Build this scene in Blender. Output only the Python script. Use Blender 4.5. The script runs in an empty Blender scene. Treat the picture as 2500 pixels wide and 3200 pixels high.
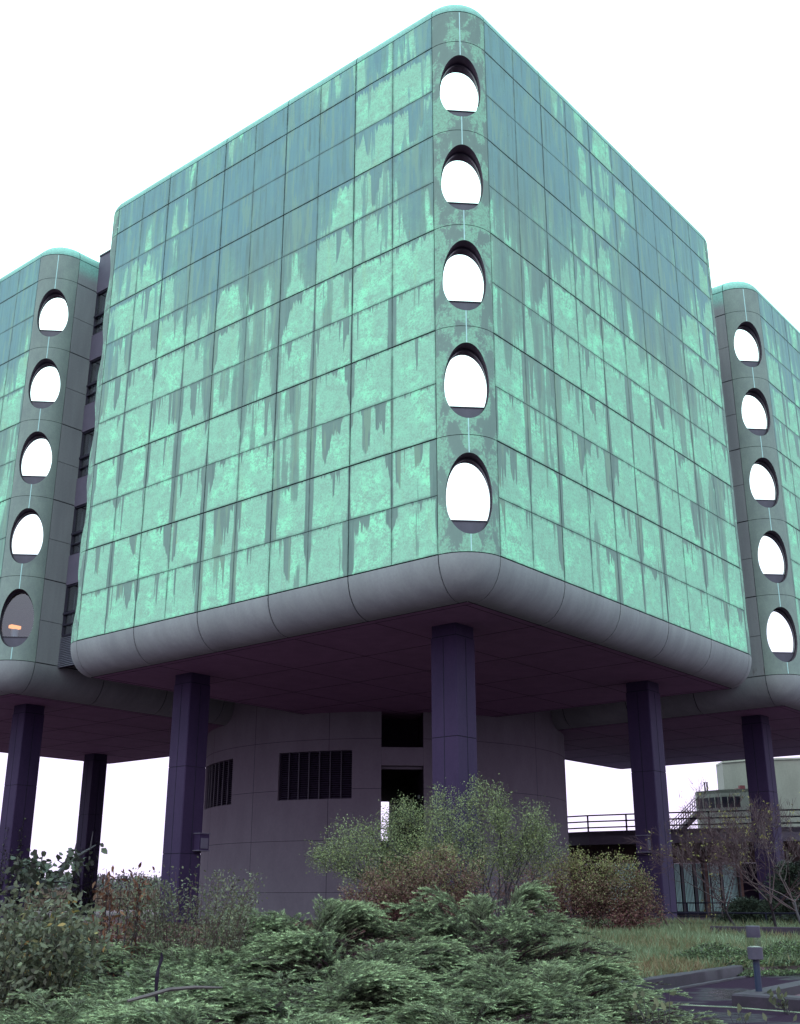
import bpy, math, random
import numpy as np
from math import sin, cos, pi, radians, sqrt, asin
random.seed(7)
SC = bpy.context.scene
COL = SC.collection
R2 = sqrt(.5)

# ------------------------------------------------------------------ camera
EYE = np.array([-5.2775, -32.0932, 1.417])
YAW, PIT, FPX = radians(5.285), radians(19.3567), 3436.45
FW = np.array([sin(YAW)*cos(PIT), cos(YAW)*cos(PIT), sin(PIT)])
RT = np.array([cos(YAW), -sin(YAW), 0.0])
UP = np.cross(RT, FW)
cam_d = bpy.data.cameras.new("camera")
cam = bpy.data.objects.new("camera", cam_d)
COL.objects.link(cam)
cam.location = EYE
cam.rotation_euler = (pi/2 + PIT, 0, -YAW)
cam_d.sensor_fit = 'VERTICAL'
cam_d.sensor_height = 32.0
cam_d.lens = FPX/3200*32
cam_d.clip_end = 4000
cam_d.clip_start = 0.1
SC.camera = cam
SC.render.resolution_x, SC.render.resolution_y = 800, 1024


def spot(px, py, D):
    """world point seen in direction (px, py) of the survey photo at horizontal distance D"""
    d = FW + RT*(px-1250)/FPX + UP*(1600-py)/FPX
    h = d[0]*sin(YAW) + d[1]*cos(YAW)
    return EYE + d*D/h


def plan(px, D):
    p = spot(px, 2807, D)
    return float(p[0]), float(p[1])


# ------------------------------------------------------------------ object helpers
def tag(o, label=None, cat=None, group=None, kind=None):
    if label: o['label'] = label
    if cat: o['category'] = cat
    if group: o['group'] = group
    if kind: o['kind'] = kind
    return o


def empty(name, loc=(0, 0, 0), rz=0.0):
    o = bpy.data.objects.new(name, None)
    COL.objects.link(o)
    o.location = loc
    o.rotation_euler = (0, 0, rz)
    o.empty_display_size = .3
    return o


def link(name, me, parent=None, loc=(0, 0, 0), rz=0.0):
    o = bpy.data.objects.new(name, me)
    COL.objects.link(o)
    if parent is not None: o.parent = parent
    o.location = loc
    o.rotation_euler = (0, 0, rz)
    return o


class MB:
    """collects vertices and faces of ONE mesh"""
    def __init__(s):
        s.v, s.f, s.m = [], [], []
        s.uv = {}

    def face(s, pts, m=0, uv=None):
        b = len(s.v)
        s.v += [tuple(map(float, p)) for p in pts]
        s.f.append(tuple(range(b, b+len(pts))))
        s.m.append(m)
        if uv: s.uv[len(s.f)-1] = uv

    def grid(s, P, m=0, flip=False, closed=False, mats=None, uv=None):
        """P[i][j] rows of points, shared vertices"""
        b = len(s.v)
        nr, nc = len(P), len(P[0])
        for r in P: s.v += [tuple(map(float, p)) for p in r]
        for i in range(nr-1):
            for j in range(nc if closed else nc-1):
                j2 = (j+1) % nc
                q = (b+i*nc+j, b+i*nc+j2, b+(i+1)*nc+j2, b+(i+1)*nc+j)
                if flip: q = q[::-1]
                s.f.append(q)
                s.m.append(mats(i, j) if mats else m)

    def box(s, c, d, m=0, rz=0.0):
        x, y, z = [k/2 for k in d]
        ca, sa = cos(rz), sin(rz)
        P = [(c[0]+ca*a*x-sa*b*y, c[1]+sa*a*x+ca*b*y, c[2]+e*z) for e in (-1, 1) for a, b in ((-1, -1), (1, -1), (1, 1), (-1, 1))]
        b0 = len(s.v)
        s.v += P
        for q in ((3, 2, 1, 0), (4, 5, 6, 7), (0, 1, 5, 4), (1, 2, 6, 5), (2, 3, 7, 6), (3, 0, 4, 7)):
            s.f.append(tuple(b0+k for k in q))
            s.m.append(m)

    def prism(s, poly, z0, z1, m=0, mt=None):
        n = len(poly)
        b = len(s.v)
        s.v += [(p[0], p[1], z0) for p in poly]+[(p[0], p[1], z1) for p in poly]
        s.f.append(tuple(b+k for k in reversed(range(n)))); s.m.append(m)
        s.f.append(tuple(b+n+k for k in range(n))); s.m.append(m if mt is None else mt)
        for k in range(n):
            s.f.append((b+k, b+(k+1) % n, b+n+(k+1) % n, b+n+k)); s.m.append(m)

    def tube(s, pts, rad, n=6, m=0):
        pts = [np.array(p, float) for p in pts]
        if not hasattr(rad, '__len__'): rad = [rad]*len(pts)
        rows = []
        for i, p in enumerate(pts):
            t = pts[min(i+1, len(pts)-1)]-pts[max(i-1, 0)]
            t /= (np.linalg.norm(t)+1e-9)
            a = np.cross(t, (0, 0, 1) if abs(t[2]) < .9 else (1, 0, 0))
            a /= np.linalg.norm(a)
            b = np.cross(t, a)
            rows.append([p+rad[i]*(a*cos(2*pi*k/n)+b*sin(2*pi*k/n)) for k in range(n)])
        s.grid(rows, m, closed=True)
        s.face(rows[0], m)
        s.face(rows[-1][::-1], m)

    def build(s, name, mats, parent=None, loc=(0, 0, 0), rz=0.0, smooth=None):
        me = s.mesh(name, mats, smooth)
        return link(name, me, parent, loc, rz)

    def mesh(s, name, mats, smooth=None):
        me = bpy.data.meshes.new(name)
        me.from_pydata(s.v, [], s.f)
        if not isinstance(mats, (list, tuple)): mats = [mats]
        for m in mats: me.materials.append(m)
        me.polygons.foreach_set('material_index', s.m)
        if s.uv:
            l = me.uv_layers.new(name='UVMap')
            for fi, uvs in s.uv.items():
                st = me.polygons[fi].loop_start
                for k, w in enumerate(uvs): l.data[st+k].uv = w
        if smooth is not None:
            me.polygons.foreach_set('use_smooth', [True]*len(s.f))
            me.set_sharp_from_angle(angle=radians(smooth))
        me.update()
        return me


def np_mesh(name, V, n, mats, tint=None, midx=None):
    """fast mesh of equal n-gons (n vertices each, unshared) with a per-face 'tint' attribute"""
    V = np.ascontiguousarray(V, dtype=np.float32).reshape(-1, 3)
    nf = len(V)//n
    me = bpy.data.meshes.new(name)
    me.vertices.add(len(V)); me.vertices.foreach_set('co', V.ravel())
    me.loops.add(nf*n); me.loops.foreach_set('vertex_index', np.arange(nf*n, dtype=np.int32))
    me.polygons.add(nf)
    me.polygons.foreach_set('loop_start', np.arange(0, nf*n, n, dtype=np.int32))
    if not isinstance(mats, (list, tuple)): mats = [mats]
    for m in mats: me.materials.append(m)
    if midx is not None: me.polygons.foreach_set('material_index', np.asarray(midx, dtype=np.int32))
    if tint is not None:
        a = me.attributes.new('tint', 'FLOAT', 'FACE')
        a.data.foreach_set('value', np.asarray(tint, dtype=np.float32))
    me.update(calc_edges=True)
    return me


# ------------------------------------------------------------------ materials
class NT:
    def __init__(s, name):
        s.m = bpy.data.materials.new(name)
        s.m.use_nodes = True
        s.t = s.m.node_tree
        s.t.nodes.clear()
        s.out = s.n('ShaderNodeOutputMaterial')

    def n(s, typ, **k):
        o = s.t.nodes.new(typ)
        for a, b in k.items(): setattr(o, a, b)
        return o

    def put(s, sock, v):
        if isinstance(v, (int, float)): sock.default_value = v
        elif isinstance(v, (tuple, list)): sock.default_value = (*v, 1.0) if len(v) == 3 and sock.type == 'RGBA' else v
        else: s.t.links.new(v, sock)

    def math(s, op, a, b=0.0, c=0.0, clamp=False):
        o = s.n('ShaderNodeMath', operation=op, use_clamp=clamp)
        s.put(o.inputs[0], a); s.put(o.inputs[1], b)
        if op in ('MULTIPLY_ADD', 'WRAP', 'SMOOTH_MIN'): s.put(o.inputs[2], c)
        return o.outputs[0]

    def ss(s, v, a, b):
        o = s.n('ShaderNodeMapRange', interpolation_type='SMOOTHSTEP')
        s.put(o.inputs[0], v); s.put(o.inputs[1], a); s.put(o.inputs[2], b)
        return o.outputs[0]

    def mix(s, f, a, b, mode='MIX'):
        o = s.n('ShaderNodeMix', data_type='RGBA', blend_type=mode)
        s.put(o.inputs[0], f); s.put(o.inputs[6], a); s.put(o.inputs[7], b)
        return o.outputs[2]

    def noise(s, vec, scale, detail=3, rough=.55, dist=0.0):
        o = s.n('ShaderNodeTexNoise')
        if vec is not None: s.put(o.inputs['Vector'], vec)
        s.put(o.inputs['Scale'], scale); s.put(o.inputs['Detail'], detail)
        s.put(o.inputs['Roughness'], rough); s.put(o.inputs['Distortion'], dist)
        return o.outputs[0]

    def comb(s, x, y, z=0.0):
        o = s.n('ShaderNodeCombineXYZ')
        s.put(o.inputs[0], x); s.put(o.inputs[1], y); s.put(o.inputs[2], z)
        return o.outputs[0]

    def sep(s, v):
        o = s.n('ShaderNodeSeparateXYZ'); s.put(o.inputs[0], v)
        return o.outputs

    def attr(s, name):
        return s.n('ShaderNodeAttribute', attribute_name=name).outputs['Fac']

    def bump(s, h, st=.3, dist=.02):
        o = s.n('ShaderNodeBump'); s.put(o.inputs['Strength'], st); s.put(o.inputs['Distance'], dist); s.put(o.inputs['Height'], h)
        return o.outputs[0]

    def pbsdf(s, col, rough=.7, metal=0.0, spec=.5, normal=None, **k):
        o = s.n('ShaderNodeBsdfPrincipled')
        s.put(o.inputs['Base Color'], col); s.put(o.inputs['Roughness'], rough)
        s.put(o.inputs['Metallic'], metal); s.put(o.inputs['Specular IOR Level'], spec)
        if normal is not None: s.put(o.inputs['Normal'], normal)
        for a, b in k.items(): s.put(o.inputs[a.replace('_', ' ')], b)
        return o.outputs[0]

    def done(s, sh):
        s.t.links.new(sh, s.out.inputs[0])
        return s.m

    def obj(s): return s.n('ShaderNodeTexCoord').outputs['Object']
    def uv(s): return s.n('ShaderNodeTexCoord').outputs['UV']
    def rnd(s): return s.n('ShaderNodeObjectInfo').outputs['Random']


def simple(name, a, b, scale=3.0, rough=.7, spec=.4, stretch=(1, 1, 1), bump=.2, metal=0.0, streak=0.0):
    t = NT(name)
    c = t.obj()
    mp = t.n('ShaderNodeMapping'); t.put(mp.inputs['Vector'], c); mp.inputs['Scale'].default_value = stretch
    n1 = t.noise(mp.outputs[0], scale, 6, .65)
    n2 = t.noise(c, scale*9, 3, .6)
    f = t.ss(t.math('MULTIPLY_ADD', n2, .35, t.math('MULTIPLY', n1, .75)), .35, .75)
    col = t.mix(f, a, b)
    return t.done(t.pbsdf(col, rough, metal, spec, t.bump(n2, bump, .01)))


# --- stained green precast concrete of the flat facades (UV in metres)
def mat_facade():
    t = NT('stained_green_concrete')
    U = t.sep(t.uv()); s, z = U[0], U[1]
    seed = t.math('MULTIPLY', t.rnd(), 57.0)
    so = t.math('ADD', s, seed)
    HB, HH = 1.936, 2.0
    # long ragged vertical streaks
    n1 = t.noise(t.comb(t.math('MULTIPLY', so, 1.45), t.math('MULTIPLY', z, .10)), 1.0, 4, .55)
    n1b = t.noise(t.comb(t.math('MULTIPLY', so, 6.0), t.math('MULTIPLY', z, .42), 3.0), 1.0, 3, .6)
    big = t.noise(t.comb(t.math('MULTIPLY', so, .16), t.math('MULTIPLY', z, .10), 9.0), 1.0, 2, .5)
    h = t.ss(z, 5.0, 21.0)
    lev = t.math('MULTIPLY_ADD', h, .27, n1)
    lev = t.math('MULTIPLY_ADD', t.math('SUBTRACT', n1b, .5), .17, lev)
    lev = t.math('MULTIPLY_ADD', t.math('SUBTRACT', big, .5), 1.15, lev)
    # each half-bay panel took the weather a little differently
    pi_ = t.comb(t.math('FLOOR', t.math('DIVIDE', s, HB)), t.math('FLOOR', t.math('DIVIDE', z, HH)), seed)
    wn = t.n('ShaderNodeTexWhiteNoise'); t.put(wn.inputs['Vector'], pi_)
    prand = wn.outputs['Value']
    lev = t.math('MULTIPLY_ADD', t.math('SUBTRACT', prand, .5), .13, lev)
    colr = t.n('ShaderNodeTexWhiteNoise'); t.put(colr.inputs['Vector'], t.comb(t.math('FLOOR', t.math('DIVIDE', s, HB)), t.math('FLOOR', t.math('DIVIDE', z, 4.0)), t.math('ADD', seed, 5.0)))
    lev = t.math('MULTIPLY_ADD', t.math('SUBTRACT', colr.outputs['Value'], .5), .16, lev)
    wet = t.math('MULTIPLY', t.ss(lev, .622, .658), t.math('MULTIPLY_ADD', t.ss(lev, .66, .85), .25, .75))
    # drips hanging below every horizontal joint
    tz = t.math('DIVIDE', z, HH)
    below = t.math('MULTIPLY', t.math('SUBTRACT', 1.0, t.math('FRACT', tz)), HH)
    row = t.math('MULTIPLY', t.math('FLOOR', tz), 7.31)
    dn = t.noise(t.comb(t.math('MULTIPLY', so, 1.9), row, 1.7), 1.0, 3, .60)
    dn2 = t.noise(t.comb(t.math('MULTIPLY', so, .7), row, 5.7), 1.0, 1, .5)
    dn3 = t.noise(t.comb(t.math('MULTIPLY', so, 1.1), row, 9.7), 1.0, 1, .5)
    fine = t.noise(t.comb(t.math('MULTIPLY', so, 11.0), t.math('MULTIPLY', z, .8), 2.2), 1.0, 2, .6)
    L = t.math('MULTIPLY', t.ss(t.math('MULTIPLY_ADD', t.math('SUBTRACT', dn2, .5), .6, dn), .555, .625), t.math('MULTIPLY_ADD', t.ss(dn3, .35, .7), 1.5, .18))
    L = t.math('MULTIPLY_ADD', h, .30, L)
    wob = t.math('MULTIPLY', t.math('SUBTRACT', fine, .5), .9)
    drip = t.ss(t.math('SUBTRACT', L, t.math('ADD', below, wob)), -.02, .06)
    # run-off along the vertical joints
    fs = t.math('DIVIDE', s, HB)
    ds = t.math('MULTIPLY', t.math('ABSOLUTE', t.math('SUBTRACT', t.math('FRACT', t.math('ADD', fs, .5)), .5)), HB)
    jc = t.comb(t.math('FLOOR', t.math('ADD', fs, .5)), t.math('FLOOR', t.math('ADD', tz, .0)), t.math('ADD', seed, 13.0))
    w1_ = t.n('ShaderNodeTexWhiteNoise'); t.put(w1_.inputs['Vector'], jc)
    rc = t.sep(w1_.outputs['Color'])
    jl = t.noise(t.comb(t.math('MULTIPLY', t.math('FLOOR', t.math('ADD', fs, .5)), 5.1), t.math('MULTIPLY', z, .11), seed), 1.0, 1, .5)
    Lj = t.math('MULTIPLY_ADD', rc[1], 3.0, .3)
    wdt = t.math('MULTIPLY', t.math('MULTIPLY', t.math('POWER', rc[0], 2.0), .30), t.ss(t.math('SUBTRACT', t.math('ADD', Lj, wob), below), 0.0, .7))
    wdt = t.math('MAXIMUM', wdt, t.math('MULTIPLY', t.ss(jl, .52, .66), .20))
    wdt = t.math('ADD', wdt, .012)
    vst = t.ss(t.math('SUBTRACT', wdt, t.math('ADD', ds, t.math('MULTIPLY', t.math('SUBTRACT', fine, .5), .13))), -.01, .035)
    wet = t.math('MAXIMUM', wet, t.math('MAXIMUM', drip, vst), clamp=True)
    # grime held along every joint
    dh = t.math('MINIMUM', below, t.math('SUBTRACT', HH, below))
    gn = t.noise(t.comb(so, z, 31.0), 1.7, 3, .6)
    gr = t.math('MAXIMUM', t.ss(dh, .13, .0), t.ss(ds, .12, .0))
    gr = t.math('MULTIPLY', gr, t.math('MULTIPLY_ADD', t.ss(gn, .35, .65), .65, .25))
    # mottling of the dry surface
    m1 = t.noise(t.comb(so, z, 2.0), 3.2, 5, .7)
    m2 = t.noise(t.comb(t.math('MULTIPLY', so, 1.0), z, 8.0), 14.0, 4, .75)
    blot = t.ss(t.math('MULTIPLY_ADD', m2, .55, t.math('MULTIPLY', m1, .55)), .47, .62)
    dry = t.mix(t.ss(t.math('MULTIPLY_ADD', m2, .7, t.math('MULTIPLY', m1, .4)), .42, .66), (.200, .325, .272), (.228, .445, .345))
    clus = t.ss(t.noise(t.comb(so, z, 17.0), .9, 3, .6), .45, .68)
    dry = t.mix(t.math('MULTIPLY', blot, t.math('MULTIPLY_ADD', clus, .75, .12)), dry, (.255, .670, .440))
    yel = t.ss(t.noise(t.comb(t.math('MULTIPLY', so, 1.9), t.math('MULTIPLY', z, .3), 6.0), 1.0, 3, .6), .56, .70)
    dry = t.mix(t.math('MULTIPLY', yel, t.math('MULTIPLY_ADD', h, .35, .10)), dry, (.27, .43, .24))
    blue = t.ss(t.math('MULTIPLY_ADD', t.math('SUBTRACT', n1, .5), 1.2, h), .35, 1.0)
    w1 = t.mix(blue, (.122, .182, .172), (.100, .190, .232))
    w1 = t.mix(t.math('MULTIPLY', t.ss(m1, .42, .68), .38), w1, (.135, .228, .208))
    w1 = t.mix(t.math('MULTIPLY', t.ss(n1b, .58, .74), t.math('MULTIPLY', h, .35)), w1, (.19, .28, .20))
    st2 = t.noise(t.comb(t.math('MULTIPLY', so, 3.1), t.math('MULTIPLY', z, .22), 41.0), 1.0, 3, .6)
    w1 = t.mix(t.math('MULTIPLY', t.ss(st2, .54, .60), .65), w1, (.165, .255, .195))
    w1 = t.mix(t.math('MULTIPLY', t.ss(st2, .45, .38), .55), w1, (.085, .135, .130))
    wstr = t.math('MULTIPLY', t.math('MULTIPLY', t.ss(n1b, .30, .62), h), .45)
    w1 = t.mix(wstr, w1, (.125, .255, .275))
    col = t.mix(wet, dry, w1)
    col = t.mix(t.math('MULTIPLY', gr, .85), col, (.075, .115, .115))
    # cracks, lime runs and rust specks
    vo = t.n('ShaderNodeTexNoise'); t.put(vo.inputs['Vector'], t.comb(so, z, 4.0)); vo.inputs['Scale'].default_value = 1.9; vo.inputs['Detail'].default_value = 7; vo.inputs['Roughness'].default_value = .62
    crack = t.math('MULTIPLY', t.ss(t.math('ABSOLUTE', t.math('SUBTRACT', vo.outputs[0], .5)), .0035, .0005), t.ss(m1, .5, .6))
    col = t.mix(t.math('MULTIPLY', crack, .8), col, (.05, .10, .08))
    lime = t.ss(t.noise(t.comb(t.math('MULTIPLY', so, 6.5), t.math('MULTIPLY', z, 1.6), 11.0), 1.0, 4, .6), .76, .79)
    col = t.mix(lime, col, (.36, .62, .60))
    rust = t.ss(t.noise(t.comb(t.math('MULTIPLY', so, 3.5), t.math('MULTIPLY', z, .7), 21.0), 1.0, 3, .6), .71, .76)
    col = t.mix(t.math('MULTIPLY', rust, .45), col, (.24, .18, .10))
    bmp = t.bump(t.math('ADD', m2, t.math('MULTIPLY', crack, -1.5)), .35, .012)
    return t.done(t.pbsdf(col, t.math('MULTIPLY_ADD', wet, -.18, .82), 0.0, .25, bmp))


def mat_corner():
    t = NT('mottled_corner_concrete')
    P = t.sep(t.obj()); c = t.obj()
    v = t.comb(t.math('MULTIPLY_ADD', t.rnd(), 31.0, P[0]), P[1], t.math('MULTIPLY', P[2], .55))
    n1 = t.noise(v, 1.5, 6, .62, .4)
    n2 = t.noise(c, 13.0, 4, .75)
    f = t.ss(t.math('MULTIPLY_ADD', n2, .25, n1), .60, .68)
    dry = t.mix(t.ss(n2, .4, .6), (.165, .270, .225), (.190, .370, .285))
    wet = t.mix(t.ss(n1, .3, .7), (.128, .178, .172), (.150, .212, .200))
    return t.done(t.pbsdf(t.mix(f, wet, dry), .8, 0.0, .25, t.bump(n2, .4, .012)))


def mat_beam():
    t = NT('smooth_curved_concrete')
    P = t.sep(t.obj()); c = t.obj()
    a = t.math('ADD', P[0], P[1])
    n1 = t.noise(t.comb(t.math('MULTIPLY', a, 3.0), t.math('MULTIPLY', P[0], 3.0), t.math('MULTIPLY', P[2], .35)), .7, 4, .6)
    n2 = t.noise(c, 11.0, 4, .7)
    col = t.mix(t.ss(t.math('MULTIPLY_ADD', n2, .4, t.math('MULTIPLY', n1, .6)), .35, .65), (.172, .172, .196), (.206, .210, .230))
    up = t.ss(P[2], 32.0, 32.9)
    col = t.mix(t.math('MULTIPLY', up, .8), col, t.mix(t.ss(n2, .4, .6), (.15, .34, .305), (.19, .45, .40)))
    below = t.math('SUBTRACT', 11.70, P[2])
    st = t.noise(t.comb(t.math('MULTIPLY', P[0], 2.3), t.math('MULTIPLY', P[1], 2.3), 3.0), 1.0, 3, .65)
    L = t.math('MULTIPLY', t.math('SUBTRACT', st, .625), 6.5)
    run = t.math('MULTIPLY', t.ss(t.math('SUBTRACT', L, below), 0.0, .12), t.ss(P[2], 12.2, 11.9))
    col = t.mix(t.math('MULTIPLY', run, .60), col, (.085, .060, .060))
    pat = t.noise(t.comb(P[0], P[1], 7.0), .45, 3, .6)
    col = t.mix(t.ss(pat, .40, .62), t.mix(.16, col, (.06, .06, .07)), col)
    return t.done(t.pbsdf(col, .72, 0.0, .3, t.bump(n2, .2, .008)))


def mat_leaf(name, cols, rough=.55, trans=.25, spec=.3):
    """cols: list of (position, colour) over the per-face tint"""
    t = NT(name)
    r = t.n('ShaderNodeValToRGB')
    r.color_ramp.interpolation = 'LINEAR'
    el = r.color_ramp.elements
    while len(el) < len(cols): el.new(.5)
    for e, (p, c) in zip(el, cols): e.position = p; e.color = (*c, 1)
    t.put(r.inputs[0], t.attr('tint'))
    nz = t.noise(t.obj(), 1.1, 2, .5)
    col = t.mix(t.ss(nz, .3, .7), t.mix(.5, r.outputs[0], (.0, .0, .0)), r.outputs[0])
    col = t.mix(.55, col, r.outputs[0])
    p = t.pbsdf(col, rough, 0.0, spec)
    if trans > 0:
        tr = t.n('ShaderNodeBsdfTranslucent'); t.put(tr.inputs[0], col)
        mx = t.n('ShaderNodeMixShader'); mx.inputs[0].default_value = trans
        t.t.links.new(p, mx.inputs[1]); t.t.links.new(tr.outputs[0], mx.inputs[2])
        p = mx.outputs[0]
    return t.done(p)


def mat_mirror():
    t = NT('sky_reflecting_glass')
    g = t.n('ShaderNodeBsdfGlossy'); g.inputs['Color'].default_value = (.93, .95, .96, 1); g.inputs['Roughness'].default_value = .02
    n = t.noise(t.obj(), .8, 2, .5)
    t.put(g.inputs['Normal'], t.bump(n, .08, .02))
    return t.done(g.outputs[0])


def mat_glass(name='clear_window_glass', k=.75, tint=(.75, .75, .8)):
    t = NT(name)
    g = t.n('ShaderNodeBsdfGlossy'); g.inputs['Color'].default_value = (.9, .9, .95, 1); g.inputs['Roughness'].default_value = .03
    tr = t.n('ShaderNodeBsdfTransparent'); tr.inputs[0].default_value = (*tint, 1)
    mx = t.n('ShaderNodeMixShader'); mx.inputs[0].default_value = k
    t.t.links.new(g.outputs[0], mx.inputs[1]); t.t.links.new(tr.outputs[0], mx.inputs[2])
    return t.done(mx.outputs[0])


def mat_emit(name, col, st):
    t = NT(name)
    e = t.n('ShaderNodeEmission'); e.inputs[0].default_value = (*col, 1); e.inputs[1].default_value = st
    return t.done(e.outputs[0])


M = {}
M['facade'] = mat_facade()
M['corner'] = mat_corner()
M['greycorner'] = simple('shade_grey_wing_corner_concrete', (.135, .160, .165), (.175, .215, .205), 1.6, rough=.8, spec=.25, stretch=(1, 1, .6), bump=.4)
M['beam'] = mat_beam()
M['joint'] = simple('joint_shadow_gap', (.010, .010, .018), (.018, .018, .028), 6, rough=.95, spec=.05)
M['seal'] = simple('pale_joint_sealant', (.38, .60, .62), (.30, .46, .50), 5, stretch=(1, 1, .3))
M['reveal'] = simple('shaded_reveal_concrete', (.045, .030, .052), (.065, .045, .070), 3)  # recess shade put into a darker, purpler copy of the corner concrete
M['sill'] = simple('window_sill_panel', (.040, .034, .060), (.055, .046, .078), 3, rough=.5)
M['frame'] = simple('dark_window_frame', (.012, .010, .022), (.02, .016, .032), 4, rough=.4)
M['mirror'] = mat_mirror()
M['glass'] = mat_glass()
M['dimglass'] = mat_glass('dim_window_glass', .90, (.55, .55, .62))
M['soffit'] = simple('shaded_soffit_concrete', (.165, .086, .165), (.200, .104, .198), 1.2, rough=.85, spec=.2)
M['column'] = simple('purple_shade_column', (.020, .010, .038), (.027, .014, .047), 1.1, rough=.75, spec=.2, stretch=(1, 1, .3))  # purple darkness of the shade put into the columns' base colour
M['drum'] = simple('board_marked_core_concrete', (.140, .118, .150), (.165, .142, .178), .9, rough=.85, spec=.2, stretch=(1.2, 1.2, .5))
M['dark'] = simple('dark_plant_metal', (.010, .006, .014), (.018, .010, .022), 5, rough=.9, spec=.1)
M['louvre'] = simple('louvre_slat_metal', (.022, .016, .034), (.034, .024, .048), 5, rough=.5)
M['linkpanel'] = simple('link_spandrel_panel', (.060, .050, .085), (.075, .062, .100), 1.5, rough=.7)
M['vent'] = simple('vent_slat_metal', (.09, .09, .13), (.12, .12, .16), 4, rough=.5)
M['curtain'] = simple('pale_curtain', (.16, .22, .23), (.28, .34, .32), 2, stretch=(9, 9, .3))
M['rail'] = simple('dark_railing_paint', (.006, .005, .014), (.010, .008, .02), 4, rough=.8, spec=.1)
M['roof'] = simple('flat_roof_felt', (.05, .05, .05), (.08, .08, .08), 2)

# ------------------------------------------------------------------ tower geometry (local x = right-back, y = left-back)
R0, W, NB, HS, ZB = 1.4125, 3.872, 5, 4.0, 11.7
ZT = ZB + 20 + 1.427
S = 2*R0 + NB*W
RB, DB = 1.068, 1.364
RTP, HTP = .76, .74
G1, G2, GD = .025, .012, .04


def facade_mesh():
    """flat wall on the plane x=0 facing -x, from y=R0 to S-R0; real grooves between the precast panels"""
    b = MB()
    ys = [R0 + i*W/2 for i in range(2*NB+1)]
    zs = [ZB + i*2.0 for i in range(11)] + [ZT]
    x = -0.0
    for i in range(2*NB):
        ga = (G1 if i % 2 == 0 else G2); gb = (G1 if i % 2 == 1 else G2)
        for j in range(11):
            ha = G1 if j % 2 == 0 else G2
            hb = G1 if (j % 2 == 1 or j == 10) else G2
            y0, y1, z0, z1 = ys[i]+ga, ys[i+1]-gb, zs[j]+ha, zs[j+1]-hb
            # slight unevenness of the cast panels
            o = [(x-random.uniform(0, .004)) for _ in range(4)]
            P = [(o[0], y1, z0), (o[1], y0, z0), (o[2], y0, z1), (o[3], y1, z1)]
            uvs = [(y1-R0, z0-ZB), (y0-R0, z0-ZB), (y0-R0, z1-ZB), (y1-R0, z1-ZB)]
            b.face(P, 0, uvs)
            Q = [(GD, p[1], p[2]) for p in P]
            for k in range(4):
                k2 = (k+1) % 4
                b.face([P[k2], P[k], Q[k], Q[k2]], 0, [uvs[k2], uvs[k], uvs[k], uvs[k2]])
    b.face([(GD-.002, ys[-1], ZB), (GD-.002, ys[0], ZB), (GD-.002, ys[0], ZT), (GD-.002, ys[-1], ZT)], 1)
    return b.mesh('facade', [M['facade'], M['joint']])


HW, HH, DG = .765, 1.39, .46     # oval half width, half height, depth of the glass plane


def oval(t, k=1.0):
    """egg outline in the (lateral, z) plane, a little fuller low down"""
    n = 2.0/2.06
    c, s = cos(t), sin(t)
    x = HW*math.copysign(abs(c)**n, c); z = HH*math.copysign(abs(s)**n, s)
    x *= 1.0 - .05*(z/HH)
    return x*k, z*k


def corner_mesh(holes=True):
    """quarter-round corner, local frame: x lateral, y depth, z up, front-most line at the origin"""
    b = MB()
    amax = R0*pi/4 - .004

    def sp(a, z, inset=0.0):
        th = a/R0
        return ((R0-inset)*sin(th), R0-(R0-inset)*cos(th), z)
    NT_ = 64
    for st in range(5):
        z0, z1 = ZB + st*HS + .011, ZB+(st+1)*HS - .011
        zc = (z0+z1)/2 - .02
        if not holes:
            for h0, h1 in ((z0, z1),):
                b.grid([[sp(-amax+2*amax*i/16, z) for i in range(17)] for z in (h0, h1)], 0)
            continue
        inner, outer = [], []
        for i in range(NT_):
            t = 2*pi*i/NT_
            ex, ez = oval(t)
            inner.append((R0*asin(ex/R0), zc+ez))
            # rectangle point in the same angular sector
            dx, dz = cos(t), sin(t)
            hx, hz = amax, (z1-z0)/2
            k = min(hx/abs(dx) if abs(dx) > 1e-6 else 1e9, hz/abs(dz) if abs(dz) > 1e-6 else 1e9)
            # stretch the angles so that the corners are hit
            outer.append([dx*k, (z0+z1)/2+dz*k])
        for cx_, cz_ in ((amax, z1), (-amax, z1), (-amax, z0), (amax, z0)):
            j = min(range(NT_), key=lambda q: (outer[q][0]-cx_)**2+(outer[q][1]-cz_)**2)
            outer[j] = [cx_, cz_]
        rows = []
        NRG = 6
        for r in range(NRG+1):
            w = r/NRG
            rows.append([sp(inner[i][0]*(1-w)+outer[i][0]*w, inner[i][1]*(1-w)+outer[i][1]*w) for i in range(NT_)])
        b.grid(rows, 0, closed=True, flip=True)
        # reveal back to the glass
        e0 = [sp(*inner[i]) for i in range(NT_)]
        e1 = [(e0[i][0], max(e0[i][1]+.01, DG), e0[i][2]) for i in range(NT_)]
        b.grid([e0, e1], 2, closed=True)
    b.grid([[sp(-amax+2*amax*i/16, z) for i in range(17)] for z in (ZB+20+.011, ZT-.02)], 0)
    # dark gap behind the joints
    for zz in [ZB+k*HS for k in range(6)]+[ZT]:
        b.grid([[sp(-amax+2*amax*i/16, z, .03) for i in range(17)] for z in (zz-.03, zz+.03)], 1)
    for sgn in (-1, 1):
        a = sgn*(R0*pi/4)
        b.face([sp(a-.01, ZB, .03), sp(a+.01, ZB, .03), sp(a+.01, ZT, .03), sp(a-.01, ZT, .03)], 1)
    return b.mesh('corner_panel', [M['corner'], M['joint'], M['reveal']], smooth=40)


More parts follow.
